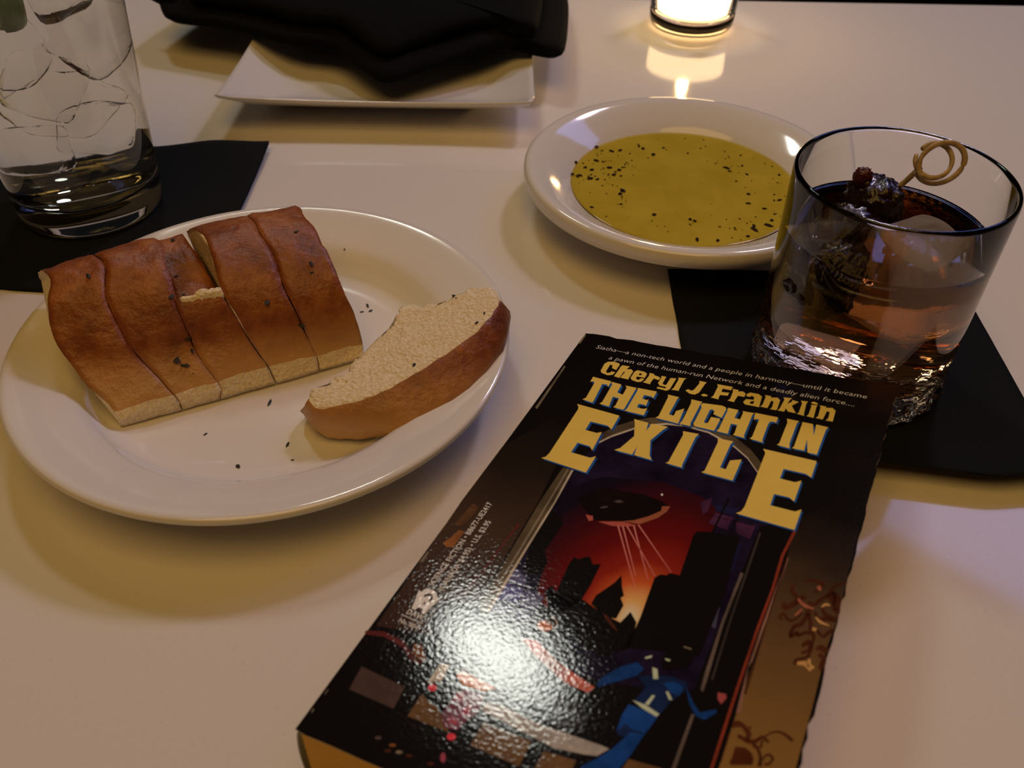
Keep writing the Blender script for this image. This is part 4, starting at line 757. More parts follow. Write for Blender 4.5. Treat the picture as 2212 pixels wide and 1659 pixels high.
(8,'orn',[(101.47,100.35),(101.83,100.97),(102.37,100.05),(102.05,99.67)]),
(8,'orn',[(101.83,100.97),(102.35,101.42),(102.57,100.15),(102.37,100.05)]),
(8,'orn',[(102.35,101.42),(102.97,101.43),(102.66,100.06),(102.57,100.15)]),
(8,'orn',[(102.97,101.43),(103.46,101.15),(102.91,99.79),(102.66,100.06)]),
(8,'orn',[(103.46,101.15),(103.8,100.78),(103.36,99.49),(102.91,99.79)]),
(8,'orn',[(103.8,100.78),(104.13,100.54),(103.94,99.26),(103.36,99.49)]),
(8,'orn',[(104.13,100.54),(104.58,100.41),(104.54,99.23),(103.94,99.26)]),
(8,'orn',[(104.58,100.41),(105.14,100.32),(105.15,99.28),(104.54,99.23)]),
(8,'orn',[(105.14,100.32),(105.74,100.27),(105.76,99.36),(105.15,99.28)]),
(8,'orn',[(105.74,100.27),(106.34,100.2),(106.35,99.42),(105.76,99.36)]),
(8,'orn',[(101.9,96.48),(102.16,97.12),(102.71,96.61),(102.38,96.02)]),
(8,'orn',[(102.16,97.12),(102.41,97.79),(103.03,97.2),(102.71,96.61)]),
(8,'orn',[(102.41,97.79),(102.71,98.47),(103.34,97.68),(103.03,97.2)]),
(8,'orn',[(102.71,98.47),(103.11,99.07),(103.64,97.98),(103.34,97.68)]),
(8,'orn',[(103.11,99.07),(103.63,99.51),(104.0,98.15),(103.64,97.98)]),
(8,'orn',[(103.63,99.51),(104.19,99.8),(104.44,98.26),(104.0,98.15)]),
(8,'orn',[(104.19,99.8),(104.76,99.85),(104.87,98.41),(104.44,98.26)]),
(8,'orn',[(104.76,99.85),(105.27,99.81),(105.23,98.5),(104.87,98.41)]),
(8,'orn',[(105.27,99.81),(105.72,99.62),(105.48,98.5),(105.23,98.5)]),
(8,'orn',[(105.72,99.62),(106.07,99.33),(105.73,98.41),(105.48,98.5)]),
(8,'orn',[(106.07,99.33),(106.34,99.02),(106.02,98.23),(105.73,98.41)]),
(8,'orn',[(106.34,99.02),(106.6,98.75),(106.34,98.06),(106.02,98.23)]),
(8,'orn',[(102.36,104.3),(102.82,104.73),(103.16,104.06),(102.67,103.65)]),
(8,'orn',[(102.82,104.73),(103.31,105.22),(103.65,104.51),(103.16,104.06)]),
(8,'orn',[(103.31,105.22),(103.81,105.64),(104.07,104.83),(103.65,104.51)]),
(8,'orn',[(103.81,105.64),(104.36,105.82),(104.3,104.9),(104.07,104.83)]),
(8,'orn',[(104.36,105.82),(104.88,105.48),(104.41,104.78),(104.3,104.9)]),
(8,'orn',[(104.88,105.48),(105.21,104.91),(104.59,104.38),(104.41,104.78)]),
(8,'orn',[(105.21,104.91),(105.46,104.37),(104.78,103.81),(104.59,104.38)]),
(8,'orn',[(105.46,104.37),(105.67,104.03),(105.01,103.28),(104.78,103.81)]),
(8,'orn',[(105.67,104.03),(105.84,103.87),(105.26,102.9),(105.01,103.28)]),
(8,'orn',[(105.84,103.87),(106.03,103.73),(105.47,102.63),(105.26,102.9)]),
(8,'orn',[(106.03,103.73),(106.23,103.6),(105.65,102.41),(105.47,102.63)]),
(8,'orn',[(106.23,103.6),(106.45,103.44),(105.83,102.19),(105.65,102.41)]),
(8,'orn',[(103.37,91.2),(103.62,91.73),(104.55,90.92),(104.37,90.36)]),
(8,'orn',[(103.62,91.73),(103.87,92.21),(104.76,91.47),(104.55,90.92)]),
(8,'orn',[(103.87,92.21),(104.09,92.67),(104.96,92.11),(104.76,91.47)]),
(8,'orn',[(104.09,92.67),(104.25,93.17),(105.12,92.88),(104.96,92.11)]),
(8,'orn',[(104.25,93.17),(104.35,93.9),(105.17,93.81),(105.12,92.88)]),
(8,'orn',[(104.35,93.9),(104.39,94.83),(105.15,94.79),(105.17,93.81)]),
(8,'orn',[(104.39,94.83),(104.44,95.76),(105.16,95.62),(105.15,94.79)]),
(8,'orn',[(104.44,95.76),(104.61,96.53),(105.2,96.03),(105.16,95.62)]),
(8,'orn',[(104.61,96.53),(105.07,96.94),(105.19,96.02),(105.2,96.03)]),
(8,'orn',[(105.07,96.94),(105.5,96.84),(105.34,95.98),(105.19,96.02)]),
(8,'orn',[(105.5,96.84),(105.83,96.64),(105.65,95.84),(105.34,95.98)]),
(8,'orn',[(105.83,96.64),(106.12,96.5),(105.97,95.73),(105.65,95.84)]),
(8,'orn',[(100.82,110.19),(100.93,109.96),(100.22,109.54),(100.16,109.78)]),
(8,'orn',[(100.93,109.96),(101.02,109.75),(100.27,109.29),(100.22,109.54)]),
(8,'orn',[(101.02,109.75),(101.1,109.61),(100.37,108.97),(100.27,109.29)]),
(8,'orn',[(101.1,109.61),(101.21,109.47),(100.53,108.65),(100.37,108.97)]),
(8,'orn',[(101.21,109.47),(101.42,109.22),(100.75,108.3),(100.53,108.65)]),
(8,'orn',[(101.42,109.22),(101.68,108.94),(101.04,107.89),(100.75,108.3)]),
(8,'orn',[(101.68,108.94),(101.82,108.83),(101.44,107.5),(101.04,107.89)]),
(8,'orn',[(101.82,108.83),(101.51,108.77),(102.16,107.55),(101.44,107.5)]),
(8,'orn',[(101.51,108.77),(101.51,108.78),(102.47,108.25),(102.16,107.55)]),
(8,'orn',[(101.51,108.78),(101.64,109.24),(102.59,108.99),(102.47,108.25)]),
(8,'orn',[(101.64,109.24),(101.72,109.79),(102.61,109.79),(102.59,108.99)]),
(8,'orn',[(101.72,109.79),(101.72,110.17),(102.48,110.56),(102.61,109.79)]),
(8,'orn',[(101.72,110.17),(101.6,110.45),(102.14,111.14),(102.48,110.56)]),
(8,'orn',[(101.6,110.45),(101.31,110.82),(101.71,111.55),(102.14,111.14)]),
(8,'orn',[(101.31,110.82),(100.93,111.22),(101.28,111.89),(101.71,111.55)]),
(8,'orn',[(100.93,111.22),(100.56,111.64),(100.88,112.22),(101.28,111.89)]),
(8,'orn',[(103.97,110.03),(104.18,109.75),(103.52,109.12),(103.4,109.44)]),
(8,'orn',[(104.18,109.75),(104.38,109.48),(103.66,108.74),(103.52,109.12)]),
(8,'orn',[(104.38,109.48),(104.5,109.36),(103.89,108.31),(103.66,108.74)]),
(8,'orn',[(104.5,109.36),(104.49,109.41),(104.35,107.95),(103.89,108.31)]),
(8,'orn',[(104.49,109.41),(104.53,109.5),(104.88,107.96),(104.35,107.95)]),
(8,'orn',[(104.53,109.5),(104.78,109.71),(105.31,108.13),(104.88,107.96)]),
(8,'orn',[(104.78,109.71),(105.18,109.88),(105.58,108.37),(105.31,108.13)]),
(8,'orn',[(105.18,109.88),(105.66,109.94),(105.66,108.47),(105.58,108.37)]),
(8,'orn',[(105.66,109.94),(106.11,109.67),(105.59,108.54),(105.66,108.47)]),
(8,'orn',[(106.11,109.67),(106.34,109.3),(105.66,108.52),(105.59,108.54)]),
(8,'orn',[(106.34,109.3),(106.44,109.01),(105.81,108.34),(105.66,108.52)]),
(8,'orn',[(106.44,109.01),(106.53,108.77),(105.99,108.14),(105.81,108.34)]),
(8,'orn',[(100.29,115.63),(100.26,115.3),(99.69,115.49),(99.76,115.78)]),
(8,'orn',[(100.26,115.3),(100.22,115.0),(99.6,115.17),(99.69,115.49)]),
(8,'orn',[(100.22,115.0),(100.22,114.81),(99.54,114.75),(99.6,115.17)]),
(8,'orn',[(100.22,114.81),(100.25,114.75),(99.64,114.24),(99.54,114.75)]),
(8,'orn',[(100.25,114.75),(100.37,114.65),(99.91,113.84),(99.64,114.24)]),
(8,'orn',[(100.37,114.65),(100.62,114.49),(100.23,113.55),(99.91,113.84)]),
(8,'orn',[(100.62,114.49),(100.93,114.23),(100.58,113.37),(100.23,113.55)]),
(8,'orn',[(100.93,114.23),(101.25,113.91),(100.89,113.18),(100.58,113.37)]),
(8,'orn',[(101.25,113.91),(101.54,113.57),(101.2,112.94),(100.89,113.18)]),
(8,'orn',[(101.54,113.57),(101.84,113.21),(101.53,112.67),(101.2,112.94)]),
(8,'orn',[(101.84,113.21),(102.13,112.85),(101.87,112.39),(101.53,112.67)]),
(8,'orn',[(102.13,112.85),(102.43,112.49),(102.21,112.11),(101.87,112.39)]),
(8,'orn',[(104.25,111.26),(104.62,111.51),(105.0,110.31),(104.63,110.14)]),
(8,'orn',[(104.62,111.51),(104.98,111.74),(105.41,110.47),(105.0,110.31)]),
(8,'orn',[(104.98,111.74),(105.21,111.93),(105.87,110.75),(105.41,110.47)]),
(8,'orn',[(105.21,111.93),(105.25,112.01),(106.28,111.34),(105.87,110.75)]),
(8,'orn',[(105.25,112.01),(105.23,112.22),(106.42,112.15),(106.28,111.34)]),
(8,'orn',[(105.23,112.22),(105.15,112.72),(106.38,112.92),(106.42,112.15)]),
(8,'orn',[(105.15,112.72),(105.08,113.37),(106.28,113.53),(106.38,112.92)]),
(8,'orn',[(105.08,113.37),(105.06,114.01),(106.24,113.88),(106.28,113.53)]),
(8,'orn',[(105.06,114.01),(105.17,114.55),(106.25,113.95),(106.24,113.88)]),
(8,'orn',[(105.17,114.55),(105.35,114.91),(106.26,113.99),(106.25,113.95)]),
(8,'orn',[(105.35,114.91),(105.48,115.08),(106.33,114.13),(106.26,113.99)]),
(8,'orn',[(105.48,115.08),(105.57,115.22),(106.44,114.34),(106.33,114.13)]),
(9,'ornpink',[(96.35,96.51),(96.65,96.84),(97.01,96.16),(96.69,95.85)]),
(9,'ornpink',[(96.65,96.84),(96.95,97.18),(97.33,96.46),(97.01,96.16)]),
(9,'ornpink',[(96.95,97.18),(97.28,97.53),(97.63,96.73),(97.33,96.46)]),
(9,'ornpink',[(97.28,97.53),(97.64,97.83),(97.93,96.93),(97.63,96.73)]),
(9,'ornpink',[(97.64,97.83),(98.04,98.06),(98.26,97.08),(97.93,96.93)]),
(9,'ornpink',[(98.04,98.06),(98.45,98.24),(98.62,97.2),(98.26,97.08)]),
(9,'ornpink',[(98.45,98.24),(98.87,98.31),(98.98,97.35),(98.62,97.2)]),
(9,'ornpink',[(98.87,98.31),(99.27,98.35),(99.33,97.47),(98.98,97.35)]),
(9,'ornpink',[(99.27,98.35),(99.65,98.35),(99.66,97.55),(99.33,97.47)]),
(9,'ornpink',[(99.65,98.35),(100.01,98.3),(100.0,97.59),(99.66,97.55)]),
(9,'ornpink',[(100.01,98.3),(100.36,98.24),(100.34,97.62),(100.0,97.59)]),
(9,'ornpink',[(100.36,98.24),(100.7,98.19),(100.69,97.66),(100.34,97.62)]),
(9,'ornpink',[(97.95,98.79),(97.73,99.3),(98.11,99.59),(98.29,99.05)]),
(9,'ornpink',[(97.73,99.3),(97.5,99.82),(97.92,100.14),(98.11,99.59)]),
(9,'ornpink',[(97.5,99.82),(97.28,100.3),(97.75,100.66),(97.92,100.14)]),
(9,'ornpink',[(97.28,100.3),(97.1,100.67),(97.59,101.09),(97.75,100.66)]),
(9,'ornpink',[(97.1,100.67),(97.0,100.92),(97.42,101.36),(97.59,101.09)]),
(9,'ornpink',[(97.0,100.92),(96.93,101.09),(97.28,101.54),(97.42,101.36)]),
(9,'ornpink',[(96.93,101.09),(96.85,101.24),(97.17,101.65),(97.28,101.54)]),
(9,'ornpink',[(96.85,101.24),(96.77,101.42),(97.05,101.78),(97.17,101.65)]),
(9,'ornpink',[(99.85,90.97),(100.07,91.23),(100.71,90.27),(100.52,89.97)]),
(9,'ornpink',[(100.07,91.23),(100.3,91.48),(100.9,90.58),(100.71,90.27)]),
(9,'ornpink',[(100.3,91.48),(100.52,91.74),(101.09,90.89),(100.9,90.58)]),
(9,'ornpink',[(100.52,91.74),(100.75,91.99),(101.28,91.19),(101.09,90.89)]),
(9,'orngold',[(102.39,96.94),(102.6,96.66),(102.25,96.26),(102.1,96.59)]),
(9,'orngold',[(102.6,96.66),(102.81,96.38),(102.41,95.9),(102.25,96.26)]),
(9,'orngold',[(102.81,96.38),(103.0,96.16),(102.6,95.53),(102.41,95.9)]),
(9,'orngold',[(103.0,96.16),(103.16,96.05),(102.86,95.21),(102.6,95.53)]),
(9,'orngold',[(103.16,96.05),(103.29,95.95),(103.19,95.12),(102.86,95.21)]),
(9,'orngold',[(103.29,95.95),(103.48,95.89),(103.48,95.15),(103.19,95.12)]),
(9,'orngold',[(103.48,95.89),(103.72,95.86),(103.74,95.22),(103.48,95.15)]),
(9,'orngold',[(103.72,95.86),(103.98,95.81),(103.98,95.27),(103.74,95.22)]),
(9,'orngold',[(101.48,100.54),(101.79,100.87),(102.03,100.35),(101.68,100.1)]),
(9,'orngold',[(101.79,100.87),(102.1,101.21),(102.37,100.61),(102.03,100.35)]),
(9,'orngold',[(102.1,101.21),(102.45,101.55),(102.71,100.82),(102.37,100.61)]),
(9,'orngold',[(102.45,101.55),(102.87,101.83),(103.06,100.96),(102.71,100.82)]),
(9,'orngold',[(102.87,101.83),(103.38,101.91),(103.47,101.14),(103.06,100.96)]),
(9,'orngold',[(103.38,101.91),(103.91,101.91),(103.95,101.27),(103.47,101.14)]),
(9,'orngold',[(103.91,101.91),(104.44,101.89),(104.47,101.37),(103.95,101.27)]),
(9,'orngold',[(104.44,101.89),(104.95,101.88),(104.97,101.49),(104.47,101.37)]),
(9,'orngold',[(101.6,104.59),(101.83,104.56),(101.78,103.55),(101.54,103.57)]),
(9,'orngold',[(101.83,104.56),(102.07,104.54),(102.01,103.52),(101.78,103.55)]),
(9,'orngold',[(102.07,104.54),(102.31,104.51),(102.25,103.49),(102.01,103.52)]),
(9,'orngold',[(102.31,104.51),(102.54,104.48),(102.49,103.47),(102.25,103.49)]),
(9,'orngold',[(100.54,115.5),(101.01,115.39),(100.8,114.36),(100.36,114.58)]),
(9,'orngold',[(101.01,115.39),(101.47,115.27),(101.25,114.11),(100.8,114.36)]),
(9,'orngold',[(101.47,115.27),(101.85,115.21),(101.77,113.91),(101.25,114.11)]),
(9,'orngold',[(101.85,115.21),(102.1,115.27),(102.36,113.88),(101.77,113.91)]),
(9,'orngold',[(102.1,115.27),(102.36,115.33),(102.86,114.26),(102.36,113.88)]),
(9,'orngold',[(102.36,115.33),(102.7,115.57),(103.23,114.75),(102.86,114.26)]),
(9,'orngold',[(102.7,115.57),(103.08,115.91),(103.53,115.25),(103.23,114.75)]),
(9,'orngold',[(103.08,115.91),(103.47,116.24),(103.83,115.7),(103.53,115.25)]),
(9,'orngold',[(102.54,112.88),(102.49,113.32),(103.16,113.28),(103.08,112.83)]),
(9,'orngold',[(102.49,113.32),(102.42,113.8),(103.23,113.73),(103.16,113.28)]),
(9,'orngold',[(102.42,113.8),(102.4,114.36),(103.31,114.02),(103.23,113.73)]),
(9,'orngold',[(102.4,114.36),(102.56,115.0),(103.39,114.05),(103.31,114.02)]),
(9,'orngold',[(102.56,115.0),(103.0,115.3),(103.4,114.16),(103.39,114.05)]),
(9,'orngold',[(103.0,115.3),(103.42,115.37),(103.62,114.32),(103.4,114.16)]),
(9,'orngold',[(103.42,115.37),(103.79,115.36),(103.94,114.49),(103.62,114.32)]),
(9,'orngold',[(103.79,115.36),(104.13,115.36),(104.26,114.67),(103.94,114.49)]),
(8,'orn',[(102.45,92.76),(104.05,90.71),(106.06,91.93),(106.65,97.25),(105.56,97.68),(104.71,95.25)]),
(8,'orn',[(91.84,136.69),(91.94,136.4),(91.18,136.34),(91.24,136.62)]),
(8,'orn',[(91.94,136.4),(92.03,136.13),(91.12,136.03),(91.18,136.34)]),
(8,'orn',[(92.03,136.13),(92.11,136.05),(91.12,135.57),(91.12,136.03)]),
(8,'orn',[(92.11,136.05),(92.13,136.16),(91.34,135.04),(91.12,135.57)]),
(8,'orn',[(92.13,136.16),(92.21,136.22),(91.72,134.68),(91.34,135.04)]),
(8,'orn',[(92.21,136.22),(92.4,136.1),(92.16,134.58),(91.72,134.68)]),
(8,'orn',[(92.4,136.1),(92.64,136.0),(92.6,134.57),(92.16,134.58)]),
(8,'orn',[(92.64,136.0),(92.86,135.96),(93.03,134.64),(92.6,134.57)]),
(8,'orn',[(92.86,135.96),(93.06,135.96),(93.42,134.82),(93.03,134.64)]),
(8,'orn',[(93.06,135.96),(93.31,136.05),(93.76,135.07),(93.42,134.82)]),
(8,'orn',[(93.31,136.05),(93.56,136.27),(94.09,135.27),(93.76,135.07)]),
(8,'orn',[(93.56,136.27),(93.8,136.51),(94.38,135.46),(94.09,135.27)]),
(8,'orn',[(93.8,136.51),(94.03,136.74),(94.67,135.65),(94.38,135.46)]),
(8,'orn',[(94.03,136.74),(94.23,136.96),(94.97,135.88),(94.67,135.65)]),
(8,'orn',[(94.23,136.96),(94.36,137.15),(95.28,136.19),(94.97,135.88)]),
(8,'orn',[(94.36,137.15),(94.46,137.26),(95.5,136.65),(95.28,136.19)]),
(8,'orn',[(94.46,137.26),(94.52,137.4),(95.59,137.18),(95.5,136.65)]),
(8,'orn',[(94.52,137.4),(94.56,137.68),(95.57,137.65),(95.59,137.18)]),
(8,'orn',[(94.56,137.68),(94.57,138.06),(95.53,138.05),(95.57,137.65)]),
(8,'orn',[(94.57,138.06),(94.6,138.45),(95.5,138.42),(95.53,138.05)]),
(8,'orn',[(92.87,138.63),(93.1,138.68),(93.21,137.76),(92.97,137.74)]),
(8,'orn',[(93.1,138.68),(93.33,138.72),(93.44,137.79),(93.21,137.76)]),
(8,'orn',[(93.33,138.72),(93.57,138.76),(93.7,137.82),(93.44,137.79)]),
(8,'orn',[(93.57,138.76),(93.83,138.82),(94.0,137.86),(93.7,137.82)]),
(8,'orn',[(93.83,138.82),(94.15,138.92),(94.37,137.95),(94.0,137.86)]),
(8,'orn',[(94.15,138.92),(94.54,139.05),(94.75,138.07),(94.37,137.95)]),
(8,'orn',[(94.54,139.05),(94.99,139.16),(95.1,138.14),(94.75,138.07)]),
(8,'orn',[(94.99,139.16),(95.45,139.18),(95.39,138.14),(95.1,138.14)]),
(8,'orn',[(95.45,139.18),(95.9,139.06),(95.66,138.06),(95.39,138.14)]),
(8,'orn',[(95.9,139.06),(96.32,138.87),(95.96,137.9),(95.66,138.06)]),
(8,'orn',[(96.32,138.87),(96.69,138.6),(96.27,137.72),(95.96,137.9)]),
(8,'orn',[(96.69,138.6),(97.06,138.28),(96.54,137.52),(96.27,137.72)]),
(8,'orn',[(97.06,138.28),(97.38,137.85),(96.77,137.25),(96.54,137.52)]),
(8,'orn',[(97.38,137.85),(97.63,137.39),(97.02,136.85),(96.77,137.25)]),
(8,'orn',[(97.63,137.39),(97.82,137.06),(97.33,136.41),(97.02,136.85)]),
(8,'orn',[(97.82,137.06),(97.93,136.94),(97.8,136.1),(97.33,136.41)]),
(8,'orn',[(97.93,136.94),(98.09,136.96),(98.3,136.15),(97.8,136.1)]),
(8,'orn',[(98.09,136.96),(98.4,137.11),(98.72,136.4),(98.3,136.15)]),
(8,'orn',[(98.4,137.11),(98.77,137.35),(99.09,136.68),(98.72,136.4)]),
(8,'orn',[(98.77,137.35),(99.15,137.56),(99.44,136.92),(99.09,136.68)]),
(8,'orn',[(98.36,136.29),(98.66,135.89),(98.42,135.65),(98.14,136.06)]),
(8,'orn',[(98.66,135.89),(98.95,135.49),(98.71,135.22),(98.42,135.65)]),
(8,'orn',[(98.95,135.49),(99.25,135.12),(99.01,134.81),(98.71,135.22)]),
(8,'orn',[(99.25,135.12),(99.55,134.82),(99.34,134.45),(99.01,134.81)]),
(8,'orn',[(99.55,134.82),(99.86,134.6),(99.69,134.18),(99.34,134.45)]),
(8,'orn',[(99.86,134.6),(100.18,134.42),(100.05,133.95),(99.69,134.18)]),
(8,'orn',[(100.18,134.42),(100.52,134.3),(100.43,133.79),(100.05,133.95)]),
(8,'orn',[(100.52,134.3),(100.86,134.24),(100.84,133.69),(100.43,133.79)]),
(8,'orn',[(100.86,134.24),(101.22,134.25),(101.27,133.66),(100.84,133.69)]),
(8,'orn',[(101.22,134.25),(101.6,134.33),(101.71,133.7),(101.27,133.66)]),
(8,'orn',[(101.6,134.33),(102.0,134.45),(102.15,133.78),(101.71,133.7)]),
(8,'orn',[(102.0,134.45),(102.37,134.59),(102.56,133.89),(102.15,133.78)]),
(8,'orn',[(102.37,134.59),(102.71,134.75),(102.96,134.03),(102.56,133.89)]),
(8,'orn',[(102.71,134.75),(103.03,134.95),(103.33,134.21),(102.96,134.03)]),
(8,'orn',[(103.03,134.95),(103.36,135.17),(103.68,134.39),(103.33,134.21)]),
(8,'orn',[(103.36,135.17),(103.7,135.39),(104.03,134.56),(103.68,134.39)]),
(8,'orn',[(94.64,135.66),(94.78,135.6),(94.65,135.08),(94.5,135.14)]),
(8,'orn',[(94.78,135.6),(94.93,135.54),(94.79,135.02),(94.65,135.08)]),
(8,'orn',[(94.93,135.54),(95.07,135.48),(94.94,134.96),(94.79,135.02)]),
(8,'orn',[(95.07,135.48),(95.22,135.42),(95.08,134.9),(94.94,134.96)]),
(8,'orn',[(96.19,139.29),(96.55,139.48),(96.95,138.58),(96.62,138.34)]),
(8,'orn',[(96.55,139.48),(96.91,139.66),(97.29,138.81),(96.95,138.58)]),
(8,'orn',[(96.91,139.66),(97.22,139.83),(97.65,139.09),(97.29,138.81)]),
(8,'orn',[(97.22,139.83),(97.5,140.05),(97.98,139.44),(97.65,139.09)]),
(8,'orn',[(97.5,140.05),(97.75,140.35),(98.25,139.85),(97.98,139.44)]),
(8,'orn',[(97.75,140.35),(97.99,140.7),(98.49,140.3),(98.25,139.85)]),
(8,'orn',[(97.99,140.7),(98.16,141.13),(98.73,140.75),(98.49,140.3)]),
(8,'orn',[(98.16,141.13),(98.3,141.56),(98.93,141.23),(98.73,140.75)]),
(8,'orn',[(98.3,141.56),(98.39,142.0),(99.09,141.75),(98.93,141.23)]),
(8,'orn',[(98.39,142.0),(98.44,142.49),(99.2,142.28),(99.09,141.75)]),
(8,'orn',[(98.44,142.49),(98.49,143.01),(99.3,142.79),(99.2,142.28)]),
(8,'orn',[(98.49,143.01),(98.54,143.53),(99.39,143.29),(99.3,142.79)]),
(8,'orn',[(97.81,137.22),(97.8,137.73),(98.28,137.7),(98.26,137.19)]),
(8,'orn',[(97.8,137.73),(97.8,138.25),(98.31,138.2),(98.28,137.7)]),
(8,'orn',[(97.8,138.25),(97.79,138.75),(98.34,138.71),(98.31,138.2)]),
(8,'orn',[(97.79,138.75),(97.78,139.26),(98.37,139.21),(98.34,138.71)]),
(8,'orn',[(99.34,141.89),(99.39,141.59),(99.07,141.57),(99.05,141.87)]),
(8,'orn',[(99.39,141.59),(99.42,141.28),(99.07,141.25),(99.07,141.57)]),
(8,'orn',[(99.42,141.28),(99.47,141.02),(99.1,140.93),(99.07,141.25)]),
(8,'orn',[(99.47,141.02),(99.55,140.83),(99.19,140.61),(99.1,140.93)]),
(8,'orn',[(99.55,140.83),(99.67,140.65),(99.35,140.31),(99.19,140.61)]),
(8,'orn',[(99.67,140.65),(99.84,140.48),(99.56,140.04),(99.35,140.31)]),
(8,'orn',[(99.84,140.48),(100.0,140.37),(99.82,139.82),(99.56,140.04)]),
(8,'orn',[(100.0,140.37),(100.11,140.35),(100.14,139.72),(99.82,139.82)]),
(8,'orn',[(100.11,140.35),(100.29,140.41),(100.48,139.78),(100.14,139.72)]),
(8,'orn',[(100.29,140.41),(100.52,140.56),(100.83,139.94),(100.48,139.78)]),
(8,'orn',[(100.52,140.56),(100.72,140.72),(101.14,140.23),(100.83,139.94)]),
(8,'orn',[(100.72,140.72),(100.79,140.82),(101.33,140.65),(101.14,140.23)]),
(8,'orn',[(100.79,140.82),(100.78,141.02),(101.29,141.15),(101.33,140.65)]),
(8,'orn',[(100.78,141.02),(100.66,141.4),(101.13,141.64),(101.29,141.15)]),
(8,'orn',[(100.66,141.4),(100.49,141.78),(100.91,142.09),(101.13,141.64)]),
(8,'orn',[(100.49,141.78),(100.35,142.02),(100.67,142.44),(100.91,142.09)]),
(8,'orn',[(100.35,142.02),(100.25,142.1),(100.38,142.64),(100.67,142.44)]),
(8,'orn',[(100.25,142.1),(100.09,142.13),(100.09,142.68),(100.38,142.64)]),
(8,'orn',[(100.09,142.13),(99.87,142.13),(99.85,142.67),(100.09,142.68)]),
(8,'orn',[(99.87,142.13),(99.64,142.16),(99.64,142.67),(99.85,142.67)]),
(8,'orn',[(93.11,140.93),(95.07,140.3),(96.64,140.94),(97.44,142.25),(97.5,143.67),(93.46,145.35),(92.98,145.01),(93.16,143.67),(93.12,142.4)]),
(2,'darkred',[(-0.44,144.63),(4.22,143.11),(10.54,143.84),(15.96,146.91),(18.67,146.99),(17.85,148.48),(14.92,148.05),(11.08,145.59),(5.18,144.58),(-0.01,145.7)]),
(2,'rust',[(13.22,143.53),(15.59,143.2),(18.68,146.55),(17.71,148.24),(15.38,147.72)]),
(2,'tile1',[(4.81,154.27),(18.02,155.18),(18.62,161.29),(5.66,160.87)]),
(2,'tile2',[(22.82,155.42),(27.92,156.96),(33.97,161.68),(22.72,161.71)]),
(2,'tile2',[(39.93,156.32),(52.01,156.45),(52.11,162.97),(39.85,162.59)]),
(2,'tile2',[(55.6,157.62),(63.0,156.91),(62.66,163.56),(55.35,163.01)]),
(2,'tile2',[(73.22,152.29),(80.44,151.58),(80.07,164.78),(70.89,164.46)]),
(3,'step',[(37.75,151.5),(42.56,150.99),(52.56,152.02),(66.52,151.53),(68.51,151.66),(66.72,154.18),(64.02,154.95),(57.25,156.1),(48.87,155.16),(38.08,153.73)]),
(4,'robe',[(37.53,132.12),(41.68,131.52),(48.13,134.79),(55.15,137.16),(59.76,138.43),(58.84,140.4),(52.79,139.89),(43.7,135.84)]),
(4,'palegown',[(13.9,129.1),(19.6,126.9),(34.79,130.46),(42.66,136.26),(51.53,139.72),(57.51,141.34),(61.73,147.37),(58.58,151.78),(49.42,150.51),(41.06,148.02),(33.19,147.12),(21.93,143.06),(13.77,137.17)]),
(5,'orange',[(27.9,147.85),(28.82,146.07),(38.5,147.3),(36.16,149.2),(30.71,149.49)]),
(5,'plaid',[(30.11,151.79),(32.23,149.97),(36.91,150.38),(37.52,154.74),(35.99,157.94),(35.35,160.49),(32.25,161.01),(29.94,158.49),(30.12,155.14)]),
(6,'plaidlight',[(30.41,152.34),(32.17,151.22),(32.65,153.44),(30.95,153.73)]),
(6,'plaidlight',[(33.93,154.64),(35.37,153.0),(35.82,156.08),(34.23,156.74)]),
(6,'plaidlight',[(31.62,158.19),(34.28,158.13),(34.48,159.58),(32.65,159.57)]),
(6,'red',[(25.32,152.5),(25.42,153.1),(25.1,153.63),(24.46,153.89),(23.75,153.78),(23.25,153.34),(23.14,152.74),(23.46,152.2),(24.11,151.94),(24.81,152.06)]),
(6,'red',[(35.85,162.03),(35.93,162.58),(35.61,163.07),(35.01,163.32),(34.36,163.23),(33.9,162.84),(33.82,162.28),(34.14,161.79),(34.74,161.54),(35.4,161.63)]),
(6,'plaidlight',[(36.25,167.35),(36.5,168.02),(36.43,168.52),(36.08,168.67),(35.57,168.4),(35.1,167.83),(34.85,167.16),(34.91,166.65),(35.27,166.5),(35.78,166.77)]),
(4,'orange',[(43.58,125.79),(43.62,126.85),(42.92,127.79),(41.73,128.26),(40.5,128.08),(39.7,127.31),(39.64,126.24),(40.35,125.29),(41.56,124.82),(42.79,125.01)]),
(6,'mouldlight',[(41.92,123.45),(42.45,123.75),(42.52,123.47),(41.99,123.2)]),
(6,'mouldlight',[(42.45,123.75),(42.99,124.03),(43.08,123.72),(42.52,123.47)]),
(6,'mouldlight',[(42.99,124.03),(43.46,124.33),(43.62,124.03),(43.08,123.72)]),
(6,'mouldlight',[(43.46,124.33),(43.78,124.68),(44.06,124.48),(43.62,124.03)]),
(6,'mouldlight',[(43.78,124.68),(43.99,125.13),(44.28,125.08),(44.06,124.48)]),
(6,'mouldlight',[(43.99,125.13),(44.12,125.71),(44.36,125.73),(44.28,125.08)]),
(6,'mouldlight',[(44.12,125.71),(44.21,126.36),(44.39,126.38),(44.36,125.73)]),
(6,'mouldlight',[(44.21,126.36),(44.32,127.0),(44.44,127.0),(44.39,126.38)]),
(4,'black',[(28.06,153.29),(28.45,154.88),(27.83,156.19),(26.45,156.76),(24.81,156.35),(23.55,155.13),(23.13,153.53),(23.75,152.18),(25.16,151.61),(26.81,152.04)]),
(3,'shipgrey',[(20.24,168.73),(20.14,169.17),(19.52,169.52),(18.84,169.53),(18.62,169.19),(19.02,168.75),(19.74,168.55)]),
